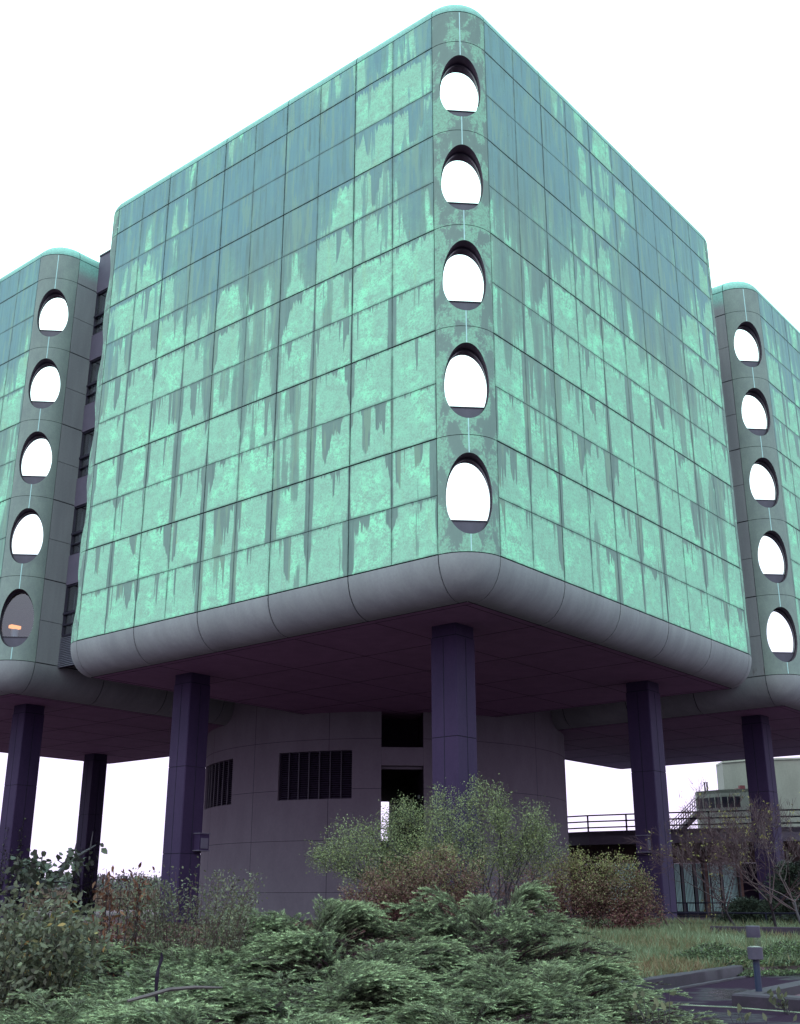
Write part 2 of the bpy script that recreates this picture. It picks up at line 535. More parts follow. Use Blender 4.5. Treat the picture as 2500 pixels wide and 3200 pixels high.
def seam_meshes():
    w = .017
    segs = [(ZB+.03, ZB+2-.02-HH)]
    for st in range(1, 5):
        segs.append((ZB+(st-1)*4+2-.02+HH, ZB+st*4+2-.02-HH))
    segs += [(ZB+16+2-.02+HH, ZT-.05)]
    out = []
    for a, c in segs:
        b = MB()
        b.box((0, .004, (a+c)/2), (2*w, .02, c-a))
        out.append(b.mesh('sealant_seam', M['seal']))
    return out


def window_meshes():
    """frame ring, pane and sill panel in the frame x lateral, y depth, z up (origin = middle of the oval)"""
    N = 64
    fr = MB()
    o = [oval(2*pi*i/N, 1.01) for i in range(N)]; q = [oval(2*pi*i/N, .94) for i in range(N)]
    rows = [[(p[0], DG, p[1]) for p in o], [(p[0], DG-.035, p[1]) for p in o], [(p[0], DG-.035, p[1]) for p in q], [(p[0], DG+.02, p[1]) for p in q]]
    fr.grid(rows, 0, closed=True, flip=True)
    fm = fr.mesh('window', M['frame'], 50)
    zc = -HH*.60
    pts = [oval(2*pi*i/N - pi/2, .95) for i in range(N)]
    up = [p for p in pts if p[1] > zc]; dn = [p for p in pts if p[1] < zc]
    xs = max(p[0] for p in up if p[1] < zc+.2)
    L = [p for p in up if p[0] < 0]; Rr = [p for p in up if p[0] > 0]
    # outline counter-clockwise
    import itertools
    ang = lambda p: math.atan2(p[1]-0.0, p[0])
    xe = None
    for i in range(400):
        t = -pi/2 + i*pi/2/400
        p = oval(t, .96)
        if p[1] > zc: xe = p[0]; break
    ring = sorted([p for p in up], key=lambda p: (math.atan2(p[1]-zc-.01, p[0])))
    pane = MB()
    pane.face([(p[0], DG+.005, p[1]) for p in [(-xe, zc), (xe, zc)]+ring])
    pm = pane.mesh('pane', M['mirror'])
    sp_ = MB()
    low = sorted(dn, key=lambda p: p[0])
    poly = [(-xe, zc)]+low+[(xe, zc)]
    A = [(p[0], DG-.05, p[1]) for p in poly]; B = [(p[0], DG+.02, p[1]) for p in poly]
    sp_.face(A)
    for i in range(len(poly)):
        j = (i+1) % len(poly)
        sp_.face([A[j], A[i], B[i], B[j]])
    sp_.box((0, DG-.055, zc+.012), (2*xe, .05, .03), 1)
    sm = sp_.mesh('sill_panel', [M['sill'], M['frame']])
    return fm, pm, sm


def ring_sweep(name, prof, first_groove, mats, smooth=30):
    """sweep a profile [(inset, z)] round the rounded square, with a real groove at every bay line"""
    path = []   # (base x, base y, nx, ny, is_groove)
    # walk: start side x=0 (normal -x) going +y, corner, side y=S (normal +y) going +x, ...
    cs = [(R0, R0), (R0, S-R0), (S-R0, S-R0), (S-R0, R0)]
    nrm = [(-1, 0), (0, 1), (1, 0), (0, -1)]
    g = .026
    for k in range(4):
        c0, c1 = cs[k], cs[(k+1) % 4]
        n = nrm[k]
        d = ((c1[0]-c0[0])/(S-2*R0), (c1[1]-c0[1])/(S-2*R0))
        for i in range(NB+1):
            p = (c0[0]+d[0]*i*W, c0[1]+d[1]*i*W)
            for off, gr in ((-g-.002, 0), (-g, 1), (g, 1), (g+.002, 0)):
                if (i == 0 and off < 0) or (i == NB and off > 0):
                    continue
                path.append((p[0]+d[0]*off, p[1]+d[1]*off, n[0], n[1], gr))
        n2 = nrm[(k+1) % 4]
        a0 = math.atan2(n[1], n[0]); 
        for i in range(0, 13):
            a = a0 - (pi/2)*i/12
            gr = 0
            if i == 0: path.append((c1[0], c1[1], cos(a), sin(a), 1)); a = a0-.012
            if i == 12:
                path.append((c1[0], c1[1], cos(a+.012), sin(a+.012), 0)); gr = 1
            path.append((c1[0], c1[1], cos(a), sin(a), gr))
    b = MB()
    rows = []
    for (ins, z, nx_, nz_) in prof:
        rows.append([(p[0]+p[2]*(R0-ins-nx_*.035*p[4]), p[1]+p[3]*(R0-ins-nx_*.035*p[4]), z-nz_*.035*p[4]) for p in path])
    n = len(path)
    b.grid(rows, 0, closed=True, mats=lambda i, j: 1 if (path[j][4] and path[(j+1) % n][4]) else 0)
    return b.mesh(name, mats, smooth=smooth)


def prof_bottom():
    pr = [(.10, ZB-.012, 1, 0), (0.0, ZB-.020, 1, 0)]
    for i in range(0, 15):
        f = pi/2*i/14
        pr.append((RB*(1-cos(f)), ZB-.022-(DB-.022)*sin(f), cos(f), -sin(f)))
    return pr


def prof_top():
    pr = [(.10, ZT+.010, 1, 0), (0.0, ZT+.018, 1, 0)]
    for i in range(0, 15):
        f = pi/2*i/14
        pr.append((RTP*(1-cos(f)), ZT+.02+HTP*sin(f), cos(f), sin(f)))
    return pr


def soffit_mesh():
    b = MB()
    rin = R0-RB+.002
    z = ZB-DB+.001
    poly = []
    for (cx, cy, a0) in ((R0, R0, 180), (S-R0, R0, 270), (S-R0, S-R0, 0), (R0, S-R0, 90)):
        for i in range(5):
            a = radians(a0+90*i/4)
            poly.append((cx+rin*cos(a), cy+rin*sin(a), z))
    b.face(poly[::-1], 0)
    lo, hi = RB+.05, S-RB-.05
    for i in range(NB+1):
        q = R0+i*W
        b.box((q, S/2, z-.002), (.014, hi-lo, .012), 1)
    for j in range(NB+1):
        q = R0+j*W
        for i in range(NB):
            b.box((R0+i*W+W/2, q, z-.002), (W-.034, .014, .012), 1)
    # perimeter joint
    for (x, y, w, h) in ((RB+.02, S/2, .03, hi-lo), (S-RB-.02, S/2, .03, hi-lo), (S/2, RB+.02, hi-lo, .03), (S/2, S-RB-.02, hi-lo, .03)):
        b.box((x, y, z-.004), (w, h, .012), 1)
    return b.mesh('soffit', [M['soffit'], M['joint']])


def column_mesh():
    b = MB()
    a = .55; c = .03
    z0, z1 = .2, ZB-DB-.42
    poly = [(-a+c, -a), (a-c, -a), (a, -a+c), (a, a-c), (a-c, a), (-a+c, a), (-a, a-c), (-a, -a+c)]
    joints = [z0, 3.1, 6.5, z1]
    for i in range(3):
        b.prism([(x, y) for x, y in poly], joints[i]+(.012 if i else 0), joints[i+1]-.012)
    b.prism([(x*.97, y*.97) for x, y in poly], z0, z1+.02, 1)
    b.prism([(x*.96, y*.96) for x, y in poly], z1, ZB-DB+.02, 0)
    # cast line up the middle of two faces
    b.box((-a-.002, 0, (z0+z1)/2), (.008, .02, z1-z0-.1), 1)
    b.box((0, -a-.002, (z0+z1)/2), (.02, .008, z1-z0-.1), 1)
    return b.mesh('column', [M['column'], M['joint']])


MESH = dict(facade=facade_mesh(), hole=corner_mesh(True), solid=corner_mesh(False), seam=seam_meshes(),
            bottom=ring_sweep('base_beam', prof_bottom(), 0, [M['beam'], M['joint']]),
            top=ring_sweep('parapet', prof_top(), 0, [M['beam'], M['joint']]),
            soffit=soffit_mesh(), column=column_mesh())
MESH['bottom'].flip_normals()
WF, WP, WS = window_meshes()
MESH['facade_shade'] = MESH['facade'].copy()
MESH['facade_shade'].materials[0] = M['beam']  # plain grey copy puts the shade of sheltered faces into their colour
MESH['hole_grey'] = MESH['hole'].copy(); MESH['hole_grey'].materials[0] = M['greycorner']  # greyer copy, shade on the side towers' corners put into the colour


def make_tower(x, y, label, corners, cols, dim=(), shade_toned=()):
    X, Y = (x-y)*R2, (x+y)*R2
    t = tag(empty('concrete_tower', (X, Y, 0), pi/4), label, 'building', 'raised concrete towers of the building cluster')
    for k in range(4):      # facade k: rotate about the tower centre
        a = -k*pi/2
        c, s_ = cos(a), sin(a)
        ox, oy = S/2-(c*S/2-s_*S/2), S/2-(s_*S/2+c*S/2)
        link('facade', MESH['facade_shade' if k in shade_toned else 'facade'], t, (ox, oy, 0), a)
    cp = [((R0, R0), -pi/4), ((S-R0, R0), pi/4), ((S-R0, S-R0), 3*pi/4), ((R0, S-R0), -3*pi/4)]
    for k, ((cx, cy), rz) in enumerate(cp):
        dx, dy = -sin(rz), cos(rz)           # local +y (depth) direction
        loc = (cx-dx*R0, cy-dy*R0, 0)
        holes = k in corners
        link('corner_panel', MESH[('hole_grey' if shade_toned else 'hole') if holes else 'solid'], t, loc, rz)
        if holes:
            for sm_ in MESH['seam']: link('sealant_seam', sm_, t, loc, rz)
            for st in range(5):
                w = link('window', WF, t, (loc[0], loc[1], ZB+st*4+2-.02), rz)
                pn = link('pane', WP, w)
                link('sill_panel', WS, w)
                if (k, st) in dim:
                    me = WP.copy(); me.materials[0] = M['dimglass']; pn.data = me
    link('base_beam', MESH['bottom'], t)
    link('parapet', MESH['top'], t)
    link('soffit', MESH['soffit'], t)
    b = MB()
    b.prism([(RTP, RTP), (S-RTP, RTP), (S-RTP, S-RTP), (RTP, S-RTP)], ZT+HTP-.3, ZT+HTP+.005)
    b.build('roof', M['roof'], t)
    for (cx, cy) in cols:
        link('column', MESH['column'], t, (cx, cy, 0))
    return t


cA, cB = 3.6, 17.4
T1 = make_tower(0, 0, 'largest looking green stained tower in the middle, oval windows down its front corner', (0, 1, 3), [(cA, cA), (cB, cA), (cA, cB)])
T2 = make_tower(0, 26.05, 'green stained tower cut by the left edge of the photo, set behind the central tower', (0,), [(cA, cA), (cA, cB), (cB, cB)], dim=((0, 0),), shade_toned=(2, 3))
T3 = make_tower(26.05, 0, 'green stained tower cut by the right edge of the photo, set behind the central tower', (0,), [(cA, cA), (cB, cA), (cB, cB)], shade_toned=(0, 1))

# room and lit lamp behind the lowest corner window of the left tower
rm = MB()
zf = ZB+.6
rm.box((2.9, 2.9, ZB+3.6), (3.2, 3.2, .1)); rm.box((2.9, 2.9, zf-.2), (3.2, 3.2, .1))
rm.box((4.4, 2.9, ZB+2), (.1, 3.2, 3.2)); rm.box((2.9, 4.4, ZB+2), (3.2, .1, 3.2))
rmat = simple('room_wall_paint', (.10, .13, .13), (.13, .16, .15), 1)
rm.build('interior_room', rmat, T2)


def tw(x, y, bx=0, by=26.05):
    return ((x+bx-y-by)*R2, (x+bx+y+by)*R2)


lx, ly = tw(1.35, 1.95)
lamp = tag(empty('lit_lamp', (lx, ly, ZB+1.45), pi/4), 'small lit lamp with orange shade glowing behind the lowest oval window at the left edge', 'lamp')
b = MB(); b.tube([(0, 0, .0), (0, 0, .36)], .17, 20); b.build('lamp_base', simple('pale_ceramic', (.55, .75, .75), (.6, .8, .8), 3), lamp)
b = MB(); b.prism([(-.25, -.1), (.25, -.1), (.25, .16), (-.25, .16)], .42, .56); b.build('lamp_shade', mat_emit('glowing_shade', (1.0, .38, .12), 2.6), lamp)

# ------------------------------------------------------------------ glazed links between the towers
def make_link(side, label):
    t = tag(empty('glazed_link', (0, 0, 0), pi/4), label, 'building wing', 'dark glazed links between the towers')
    a0, a1, pl = 22.19, 26.055, 2.6

    def B(b, u0, u1, d0, d1, z0, z1, m=0):
        if side == 'L': b.box(((d0+d1)/2, (u0+u1)/2, (z0+z1)/2), (d1-d0, u1-u0, z1-z0), m)
        else: b.box(((u0+u1)/2, (d0+d1)/2, (z0+z1)/2), (u1-u0, d1-d0, z1-z0), m)
    b = MB()
    B(b, a0, a1, pl+1.2, 46 if side == 'L' else 22.18, ZB-.1, ZT+.5)
    if side == 'R': B(b, a0, a1, 26.06, 46, ZB-.1, ZT+.5)
    b.build('inner_wall', M['dark'], t)
    for k in range(6):
        zlo = ZB+1.4+(k-1)*4+2.5 if k else None
        if k == 0: continue
        b = MB(); B(b, a0, a1, pl, pl+.25, ZB+1.4+(k-1)*4+2.52, ZB+1.4+k*4 if k < 5 else ZT+.75)
        b.build('spandrel_panel', M['linkpanel'], t)
    b = MB(); B(b, a0, a1, pl-.05, pl+1.25, ZT+.72, ZT+.80); b.build('coping', M['frame'], t)
    for k in range(5):
        z = ZB+1.4+k*4
        f = MB()
        B(f, a0, a1, pl+.05, pl+.2, z, z+.08); B(f, a0, a1, pl+.05, pl+.2, z+2.44, z+2.52)
        B(f, a0, a1, pl-.01, pl+.12, z+1.05, z+1.16); B(f, a0, a1, pl+.02, pl+.12, z+.52, z+.57)
        for q in np.linspace(a0+.05, a1-.05, 4): B(f, q-.04, q+.04, pl+.03, pl+.18, z+.08, z+2.44)
        w = f.build('window', M['frame'], t)
        p = MB(); B(p, a0+.02, a1-.02, pl+.125, pl+.130, z+.09, z+2.43); p.build('pane', M['glass'], w)
        cu = MB()
        n = 26
        for i in range(n):
            if (i*7+k*3) % 5 == 0: continue
            u = a0+.1+(a1-a0-.2)*i/n
            B(cu, u, u+.10, pl+.34+.03*(i % 2), pl+.36+.03*(i % 2), z+.1, z+2.4)
        cu.build('curtain', M['curtain'], w)
    v = MB()
    nsl = 17
    for i in range(nsl):
        z = ZB-.1+1.45*(i+.5)/nsl
        B(v, a0, a1, pl-.02+.02, pl+.10, z-.018, z+.018)
    B(v, a0, a1, pl+.12, pl+.2, ZB-.1, ZB+1.39, 1)
    v.build('vent_louvre', [M['vent'], M['dark']], t)
    b = MB(); B(b, a0, a1, pl+.2, 46 if side == 'L' else 22.18, ZB-.35, ZB-.12)
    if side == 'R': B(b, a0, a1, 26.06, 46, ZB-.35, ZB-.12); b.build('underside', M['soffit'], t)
    return t


make_link('L', 'narrow dark glazed link in the gap between the central tower and the left tower')
LR = make_link('R', 'narrow dark glazed link in the gap between the central tower and the right tower')

# ------------------------------------------------------------------ round core under the towers
CX, CY, CR = 0.0, 24.1*sqrt(2), 10.5


def make_core():
    t = tag(empty('round_core', (CX, CY, 0)), 'round grey concrete core wall with dark louvres standing under the raised towers', 'building core')
    az_j = [-140, -117, -94, -69.6, -45.2, -20.4, 20.4, 45.2, 69.6, 94, 117, 140]
    z_j = [1.68, 4.1, 6.55, 9.0]
    louv = [(-36.0, -13.8, 6.08, 8.44), (-79.5, -55.3, 6.08, 8.44)]
    half = math.degrees(asin(1.06/CR))

    def P(az, z, r=CR):
        a = radians(az)
        return (r*sin(a), -r*cos(a), z)

    for sgn in (-1, 1):
        azs = set(np.arange(half, 180-half, 3.0).round(3)) | {half, 180-half}
        az = sorted(sgn*x for x in azs)
        cuts = [c for l in louv for c in l[:2] if c*sgn > 0]
        js = [j for j in az_j if j*sgn > 0]
        az = sorted(set(az) | set(cuts) | {j-.06 for j in js} | {j+.06 for j in js})
        zs = [0.2] + sorted([z-.009 for z in z_j]+[z+.009 for z in z_j]+[6.08, 8.44])+[ZB-.1]
        b = MB()
        for i in range(len(az)-1):
            am = (az[i]+az[i+1])/2
            for k in range(len(zs)-1):
                zm = (zs[k]+zs[k+1])/2
                if any(l[0] < am < l[1] and l[2] < zm < l[3] for l in louv): continue
                isj = any(abs(am-j) < .065 for j in js) or any(abs(zm-z) < .0095 for z in z_j)
                r = CR
                b.face([P(az[i], zs[k], r), P(az[i+1], zs[k], r), P(az[i+1], zs[k+1], r), P(az[i], zs[k+1], r)], 1 if isj else 0)
        # walls of the passage
        for s2 in (1,):
            x = sgn*1.06
            y0 = -sqrt(CR**2-1.06**2)
            q = [(x, y0, .2), (x, -y0, .2), (x, -y0, ZB-.1), (x, y0, ZB-.1)]
            b.face(q if sgn < 0 else q[::-1], 2)
        for l in louv:
            if l[0]*sgn > 0:
                n = 8
                A = [P(l[0]+(l[1]-l[0])*i/n, 0) for i in range(n+1)]
                I = [P(l[0]+(l[1]-l[0])*i/n, 0, CR-.45) for i in range(n+1)]
                for i in range(n):
                    for z in (l[2], l[3]):
                        b.face([(A[i][0], A[i][1], z), (A[i+1][0], A[i+1][1], z), (I[i+1][0], I[i+1][1], z), (I[i][0], I[i][1], z)], 0)
                for i in (0, n):
                    b.face([(A[i][0], A[i][1], l[2]), (I[i][0], I[i][1], l[2]), (I[i][0], I[i][1], l[3]), (A[i][0], A[i][1], l[3])], 0)
        b.build('curved_wall', [M['drum'], M['joint'], M['dark']], t)
    for l in louv:
        b = MB()
        n = 20
        for k in range(22):
            z = l[2]+(l[3]-l[2])*(k+.5)/22
            rows = [[P(l[0]+(l[1]-l[0])*i/n, z+dz, CR-.16-dr) for i in range(n+1)] for dr, dz in ((0, -.03), (.07, .045), (.08, .03))]
            b.grid(rows, 0)
        rows = [[P(l[0]+(l[1]-l[0])*i/n, z, CR-.3) for i in range(n+1)] for z in (l[2], l[3])]
        b.grid(rows, 1)
        for i in range(8):
            a = l[0]+(l[1]-l[0])*i/7
            p = P(a, (l[2]+l[3])/2, CR-.14)
            b.box(p, (.06, .08, l[3]-l[2]), 0, radians(a))
        b.build('louvre', [M['louvre'], M['dark']], t)
    b = MB(); b.box((0, -10.1, 8.12), (2.11, .7, .9)); b.box((0, -9.9, 7.60), (2.11, .3, .13)); b.build('lintel', M['drum'], t)
    b = MB(); b.box((0, .3, 7.6), (2.11, 19.2, .1)); b.box((0, -8, 9.7), (2.11, .2, 3.9)); b.build('passage_ceiling', M['dark'], t)
    b = MB(); b.box((.98, -5.5, 3.4), (.12, 2.2, 6.0)); b.box((1.0, -8.6, 6.3), (.1, .5, .18), 1); b.build('plant_door', [M['dark'], M['curtain']], t)
    b = MB()
    b.box((0, 10.1, 2.6), (2.1, .3, 4.9), 0)
    b.build('rear_wall', M['drum'], t)
    for z in (5.35, 5.8, 6.25):
        b = MB(); b.tube([(-1.05, 10.1, z), (1.05, 10.1, z)], .03, 6); b.build('passage_rail', M['rail'], t)
    return t


make_core()

# ------------------------------------------------------------------ wall lamps on columns
def wall_box(x, y, z, sx, sy, label):
    X, Y = (x-y)*R2, (x+y)*R2
    t = tag(empty('wall_lamp', (X, Y, z), pi/4), label, 'wall lamp', 'box lamps on the columns')
    b = MB(); b.box((0, 0, 0), (sx, sy, .62)); b.build('lamp_housing', M['column'], t)
    b = MB(); b.box((0, 0, -.05), (sx*.72, sy+.06, .40)); b.box((0, 0, .33), (sx+.06, sy+.06, .04)); b.box((0, 0, -.33), (sx+.06, sy+.06, .04)); b.build('lamp_cover', M['linkpanel'], t)


wall_box(cA+.36, cB-.55-.19, 3.55, .5, .34, 'small box lamp fixed to the shaded side of the column left of the core')
wall_box(cB-.55-.17, cA+.1, 3.55, .30, .5, 'small box lamp fixed to the left side of the column right of the core')

# ------------------------------------------------------------------ ground, path, kerbs
PATH = [(-2.6, -16.9), (.89, -12.83), (3.35, -9.92), (4.86, -9.13), (12, -5.5), (30, 4), (70, -10), (60, -40), (10, -60), (-1.5, -40), (-.6, -24), (-2.0, -19.3)]


def inside(x, y, poly):
    r = np.zeros(np.shape(x), bool)
    n = len(poly)
    for i in range(n):
        x1, y1 = poly[i]; x2, y2 = poly[(i+1) % n]
        c = ((y1 > y) != (y2 > y)) & (x < (x2-x1)*(y-y1)/((y2-y1) if y2 != y1 else 1e-9)+x1)
        r ^= c
    return r


def dist_poly(x, y, poly):
    d = np.full(np.shape(x), 1e9)
    n = len(poly)
    for i in range(n):
        x1, y1 = poly[i]; x2, y2 = poly[(i+1) % n]
        dx, dy = x2-x1, y2-y1
        t = np.clip(((x-x1)*dx+(y-y1)*dy)/(dx*dx+dy*dy), 0, 1)
        d = np.minimum(d, np.hypot(x-x1-t*dx, y-y1-t*dy))
    return d


def ground_z(x, y):
    x = np.asarray(x, float); y = np.asarray(y, float)
    ins = inside(x, y, PATH)
    d = dist_poly(x, y, PATH)
    bed = .13+.30*(1-np.exp(-d/9.0))+.04*np.sin(x*.9+1)*np.sin(y*.7)*np.clip(d/3, 0, 1)
    far = np.hypot(x, y-20)
    bed = np.where(far > 70, bed*np.clip(1-(far-70)/60, 0, 1), bed)
    return np.where(ins | (d < .15), -.08, bed)


def axis(a, b, near0, near1, fine, coarse):
    l = list(np.arange(near0, near1, fine))
    l = list(np.linspace(a, near0, coarse))[:-1]+l+list(np.linspace(near1, b, coarse))
    return np.array(l)


gx = np.concatenate([-np.geomspace(1500, 30, 16), np.arange(-29, 29, .35), np.geomspace(29, 1500, 16)])
gy = np.concatenate([-np.geomspace(400, 36, 8), np.arange(-35, 30, .35), np.geomspace(30, 1800, 22)])
GX, GY = np.meshgrid(gx, gy)
GZ = ground_z(GX, GY)
b = MB()
b.grid([[(GX[i, j], GY[i, j], GZ[i, j]) for j in range(len(gx))] for i in range(len(gy))])


def mat_ground():
    t = NT('bed_soil_and_litter')
    c = t.n('ShaderNodeNewGeometry').outputs['Position']
    n1 = t.noise(c, .35, 5, .6); n2 = t.noise(c, 6.0, 6, .7)
    col = t.mix(t.ss(n2, .35, .65), (.075, .034, .055), (.125, .062, .090))
    col = t.mix(t.ss(n1, .45, .6), col, (.085, .060, .060))
    return t.done(t.pbsdf(col, .9, 0, .15, t.bump(n2, .8, .05)))


def mat_path():
    t = NT('wet_asphalt_path')
    c = t.n('ShaderNodeNewGeometry').outputs['Position']
    P = t.sep(c)
    n1 = t.noise(t.comb(t.math('MULTIPLY', P[0], .9), P[1], 0), .55, 4, .55)
    n2 = t.noise(c, 55.0, 4, .7)
    pud = t.ss(n1, .47, .60)
    col = t.mix(t.ss(n2, .3, .7), (.013, .006, .014), (.026, .013, .028))
    col = t.mix(t.math('MULTIPLY', pud, .6), col, (.010, .008, .012))
    rg = t.math('MULTIPLY_ADD', pud, -.62, .85)
    return t.done(t.pbsdf(col, rg, 0, t.math('MULTIPLY_ADD', pud, .28, .02), t.bump(n2, t.math('MULTIPLY_ADD', pud, -.35, .40), .01)))


g = b.build('ground', mat_ground(), smooth=60)
tag(g, kind='structure', label='dark garden soil and ground around the building')
b = MB(); b.face([(x, y, 0.0) for x, y in PATH][::-1])
g = b.build('path', mat_path()); tag(g, kind='structure', label='wet dark asphalt path at lower right')
if g.data.polygons[0].normal.z < 0: g.data.flip_normals()

M['kerb'] = simple('weathered_kerb_concrete', (.012, .006, .015), (.028, .014, .031), 2.2, rough=.8)
M['wetstrip'] = simple('pale_wet_strip', (.10, .11, .09), (.20, .22, .17), 2, rough=.25)


def strip(name, pts, w, h, z, label, cat, mat, chip=.006, off=0.0, n=14):
    """kerb of width w and height h following pts with a worn upper edge"""
    b = MB()
    P = []
    for i in range(len(pts)-1):
        a, c = np.array(pts[i]), np.array(pts[i+1])
        for k in range(n): P.append(a+(c-a)*k/n)
    P.append(np.array(pts[-1]))
    rows = []
    for i, p in enumerate(P):
        d = P[min(i+1, len(P)-1)]-P[max(i-1, 0)]; d /= np.linalg.norm(d)
        nn = np.array([-d[1], d[0]])
        j = lambda: random.uniform(-chip, chip)
        ch = min(.018, h*.2)
        sec = [(-w/2, 0), (-w/2, h-ch+j()), (-w/2+ch, h+j()*.6), (w/2-ch, h+j()*.6), (w/2, h-ch+j()), (w/2, 0)]
        rows.append([(p[0]+nn[0]*(s_+off), p[1]+nn[1]*(s_+off), z+q) for s_, q in sec])
    b.grid(rows, 0, flip=True)
    b.face(rows[0]); b.face(rows[-1][::-1])
    o = b.build(name, mat, smooth=40)
    return tag(o, label, cat)


strip('kerb', [(-2.9, -17.3), (.89, -12.83), (3.35, -9.92)], .20, .30, -.10, 'worn concrete kerb holding back the grass bed beside the path', 'kerb', M['kerb'], off=.05)
strip('gutter_lip', [(-2.8, -17.35), (.99, -12.95), (3.40, -10.02)], .07, .035, 0.001, 'low pale gutter lip at the foot of the grass bed kerb', 'gutter', M['kerb'], off=-.06)
strip('drain_strip', [(-1.6, -14.35), (-.45, -15.18), (.78, -16.10), (1.39, -16.90), (3.2, -19.2)], .045, .012, .001, 'thin pale wet strip crossing the path in front of the planter kerb', 'strip', M['wetstrip'], chip=.002)
# raised planter with a hole of soil
isl = tag(empty('planter_kerb', (0, 0, 0)), 'low concrete planter edge around the bollard lamp at lower right', 'planter')
A = np.array([.83, -15.97]); e1 = np.array([.62, -.785]); e2 = np.array([.645, .765])
b = MB()
o0 = [A, A+e1*6, A+e1*6+e2*6, A+e2*6]
i0 = [A+e1*.34+e2*.34, A+e1*5.7+e2*.34, A+e1*5.7+e2*5.7, A+e1*.34+e2*5.7]
# rounded outer profile
z1 = .17
for k in range(4):
    k2 = (k+1) % 4
    a, c, d, e = o0[k], o0[k2], i0[k2], i0[k]
    ca = a+(e-a)*.08; cc = c+(d-c)*.08
    b.face([(*a, -.02), (*c, -.02), (*c, z1-.025), (*a, z1-.025)][::-1])
    b.face([(*a, z1-.025), (*c, z1-.025), (*cc, z1), (*ca, z1)][::-1])
    b.face([(*ca, z1), (*cc, z1), (*d, z1), (*e, z1)][::-1])
    b.face([(*e, z1), (*d, z1), (*d, 0.0), (*e, 0.0)][::-1])
b.build('planter_edge', M['kerb'], isl)
b = MB(); b.face([(*p, .05) for p in i0][::-1]); so = b.build('soil', bpy.data.materials['bed_soil_and_litter'], isl)

# bollard lamp
bx, by = 1.37, -15.63
bol = tag(empty('bollard_lamp', (bx, by, .17)), 'short bollard lamp with clear band on a dark blue post, on the planter edge', 'bollard lamp')


def lathe(prof, n=28):
    b = MB()
    b.grid([[(r*cos(2*pi*k/n), r*sin(2*pi*k/n), z) for k in range(n)] for r, z in prof], closed=True)
    return b


postm = simple('navy_painted_post', (.008, .012, .035), (.012, .018, .05), 4, rough=.45)
capm = simple('weathered_lamp_metal', (.035, .026, .05), (.05, .038, .068), 5, rough=.55)
lathe([(0, -.01), (.047, -.01), (.047, .43), (0, .43)]).build('post', postm, bol, smooth=40)
lathe([(0, .42), (.102, .42), (.107, .425), (.107, .58), (.101, .585), (0, .585)]).build('collar', capm, bol, smooth=40)
lathe([(.094, .586), (.094, .72)]).build('clear_band', mat_glass('clear_lamp_band', .84, (.80, .84, .74)), bol, smooth=40)
lathe([(0, .589), (.085, .587), (.087, .592), (0, .60)]).build('reflector_plate', simple('white_reflector', (.7, .7, .85), (.8, .8, .95), 3, rough=.3), bol, smooth=40)
lathe([(0, .715), (.097, .715), (.099, .72), (.099, .865), (.093, .872), (0, .875)]).build('cap', capm, bol, smooth=40)

# ------------------------------------------------------------------ railings
def railing(label, pts, ztop, zlow, step, group=None, r=.022, base=None, mids=1):
    t = tag(empty('metal_railing', (0, 0, 0)), label, 'railing', group)
    for z in [ztop]+[zlow+(ztop-zlow)*k/mids for k in range(mids)]:
        b = MB(); b.tube([(*p, z) for p in pts], r, 6); b.build('rail', M['rail'], t)
    for i in range(len(pts)-1):
        a, c = np.array(pts[i]), np.array(pts[i+1])
        L = np.linalg.norm(c-a); n = max(1, int(round(L/step)))
        for k in range(n+(1 if i == len(pts)-2 else 0)):
            p = a+(c-a)*k/n
            zb = base if base is not None else float(ground_z(p[0], p[1]))-.05
            b = MB(); b.tube([(*p, zb), (*p, ztop)], r*1.15, 6); b.build('post', M['rail'], t)
    return t


railing('low dark railing behind the red bush and in front of the right column', [plan(1590, 43), plan(2060, 42), plan(2560, 40)], .93, .58, 1.8, None, .028)
railing('dark railing farther back near the blinds of the low building', [plan(1950, 55), plan(2560, 52)], 1.22, .62, 3.0, None, .03)
railing('thin dark railing seen far back under the left tower', [plan(100, 62), plan(620, 62)], 1.40, .95, 1.0, None, .022)

strip('low_wall', [plan(2215, 35), plan(2560, 33)], .22, .36, .28, 'low purple kerb wall at the back of the grass behind the bollard lamp', 'low wall', M['kerb'])

# ------------------------------------------------------------------ low building with terrace at the right
pale = simple('pale_grey_render', (.190, .172, .160), (.240, .220, .205), .8, stretch=(1, 1, .3))
beige = simple('dull_render', (.30, .27, .25), (.36, .325, .30), 1.0, stretch=(1, 1, .4))
fasc = simple('fascia_concrete', (.085, .068, .10), (.11, .09, .125), 1.0)
brick = simple('dark_brick', (.035, .018, .018), (.055, .028, .026), 4)  # dark reddish brown base colour


def wall_seg(b, p0, p1, z0, z1, th=.3, m=0):
    a, c = np.array(p0), np.array(p1)
    d = c-a; L = np.linalg.norm(d)
    mid = (a+c)/2+np.array([-d[1], d[0]])/L*th/2
    b.box((mid[0], mid[1], (z0+z1)/2), (L, th, z1-z0), m, math.atan2(d[1], d[0]))


lb = tag(empty('low_terrace_building', (*plan(2200, 70), 0)), 'low building with vertical blinds and a roof terrace beyond the right column', 'building')


def inlb(bm, name, mats, smooth=None):
    off = np.array(lb.location)
    bm.v = [tuple(np.array(v)-off) for v in bm.v]
    return bm.build(name, mats, lb, smooth=smooth)


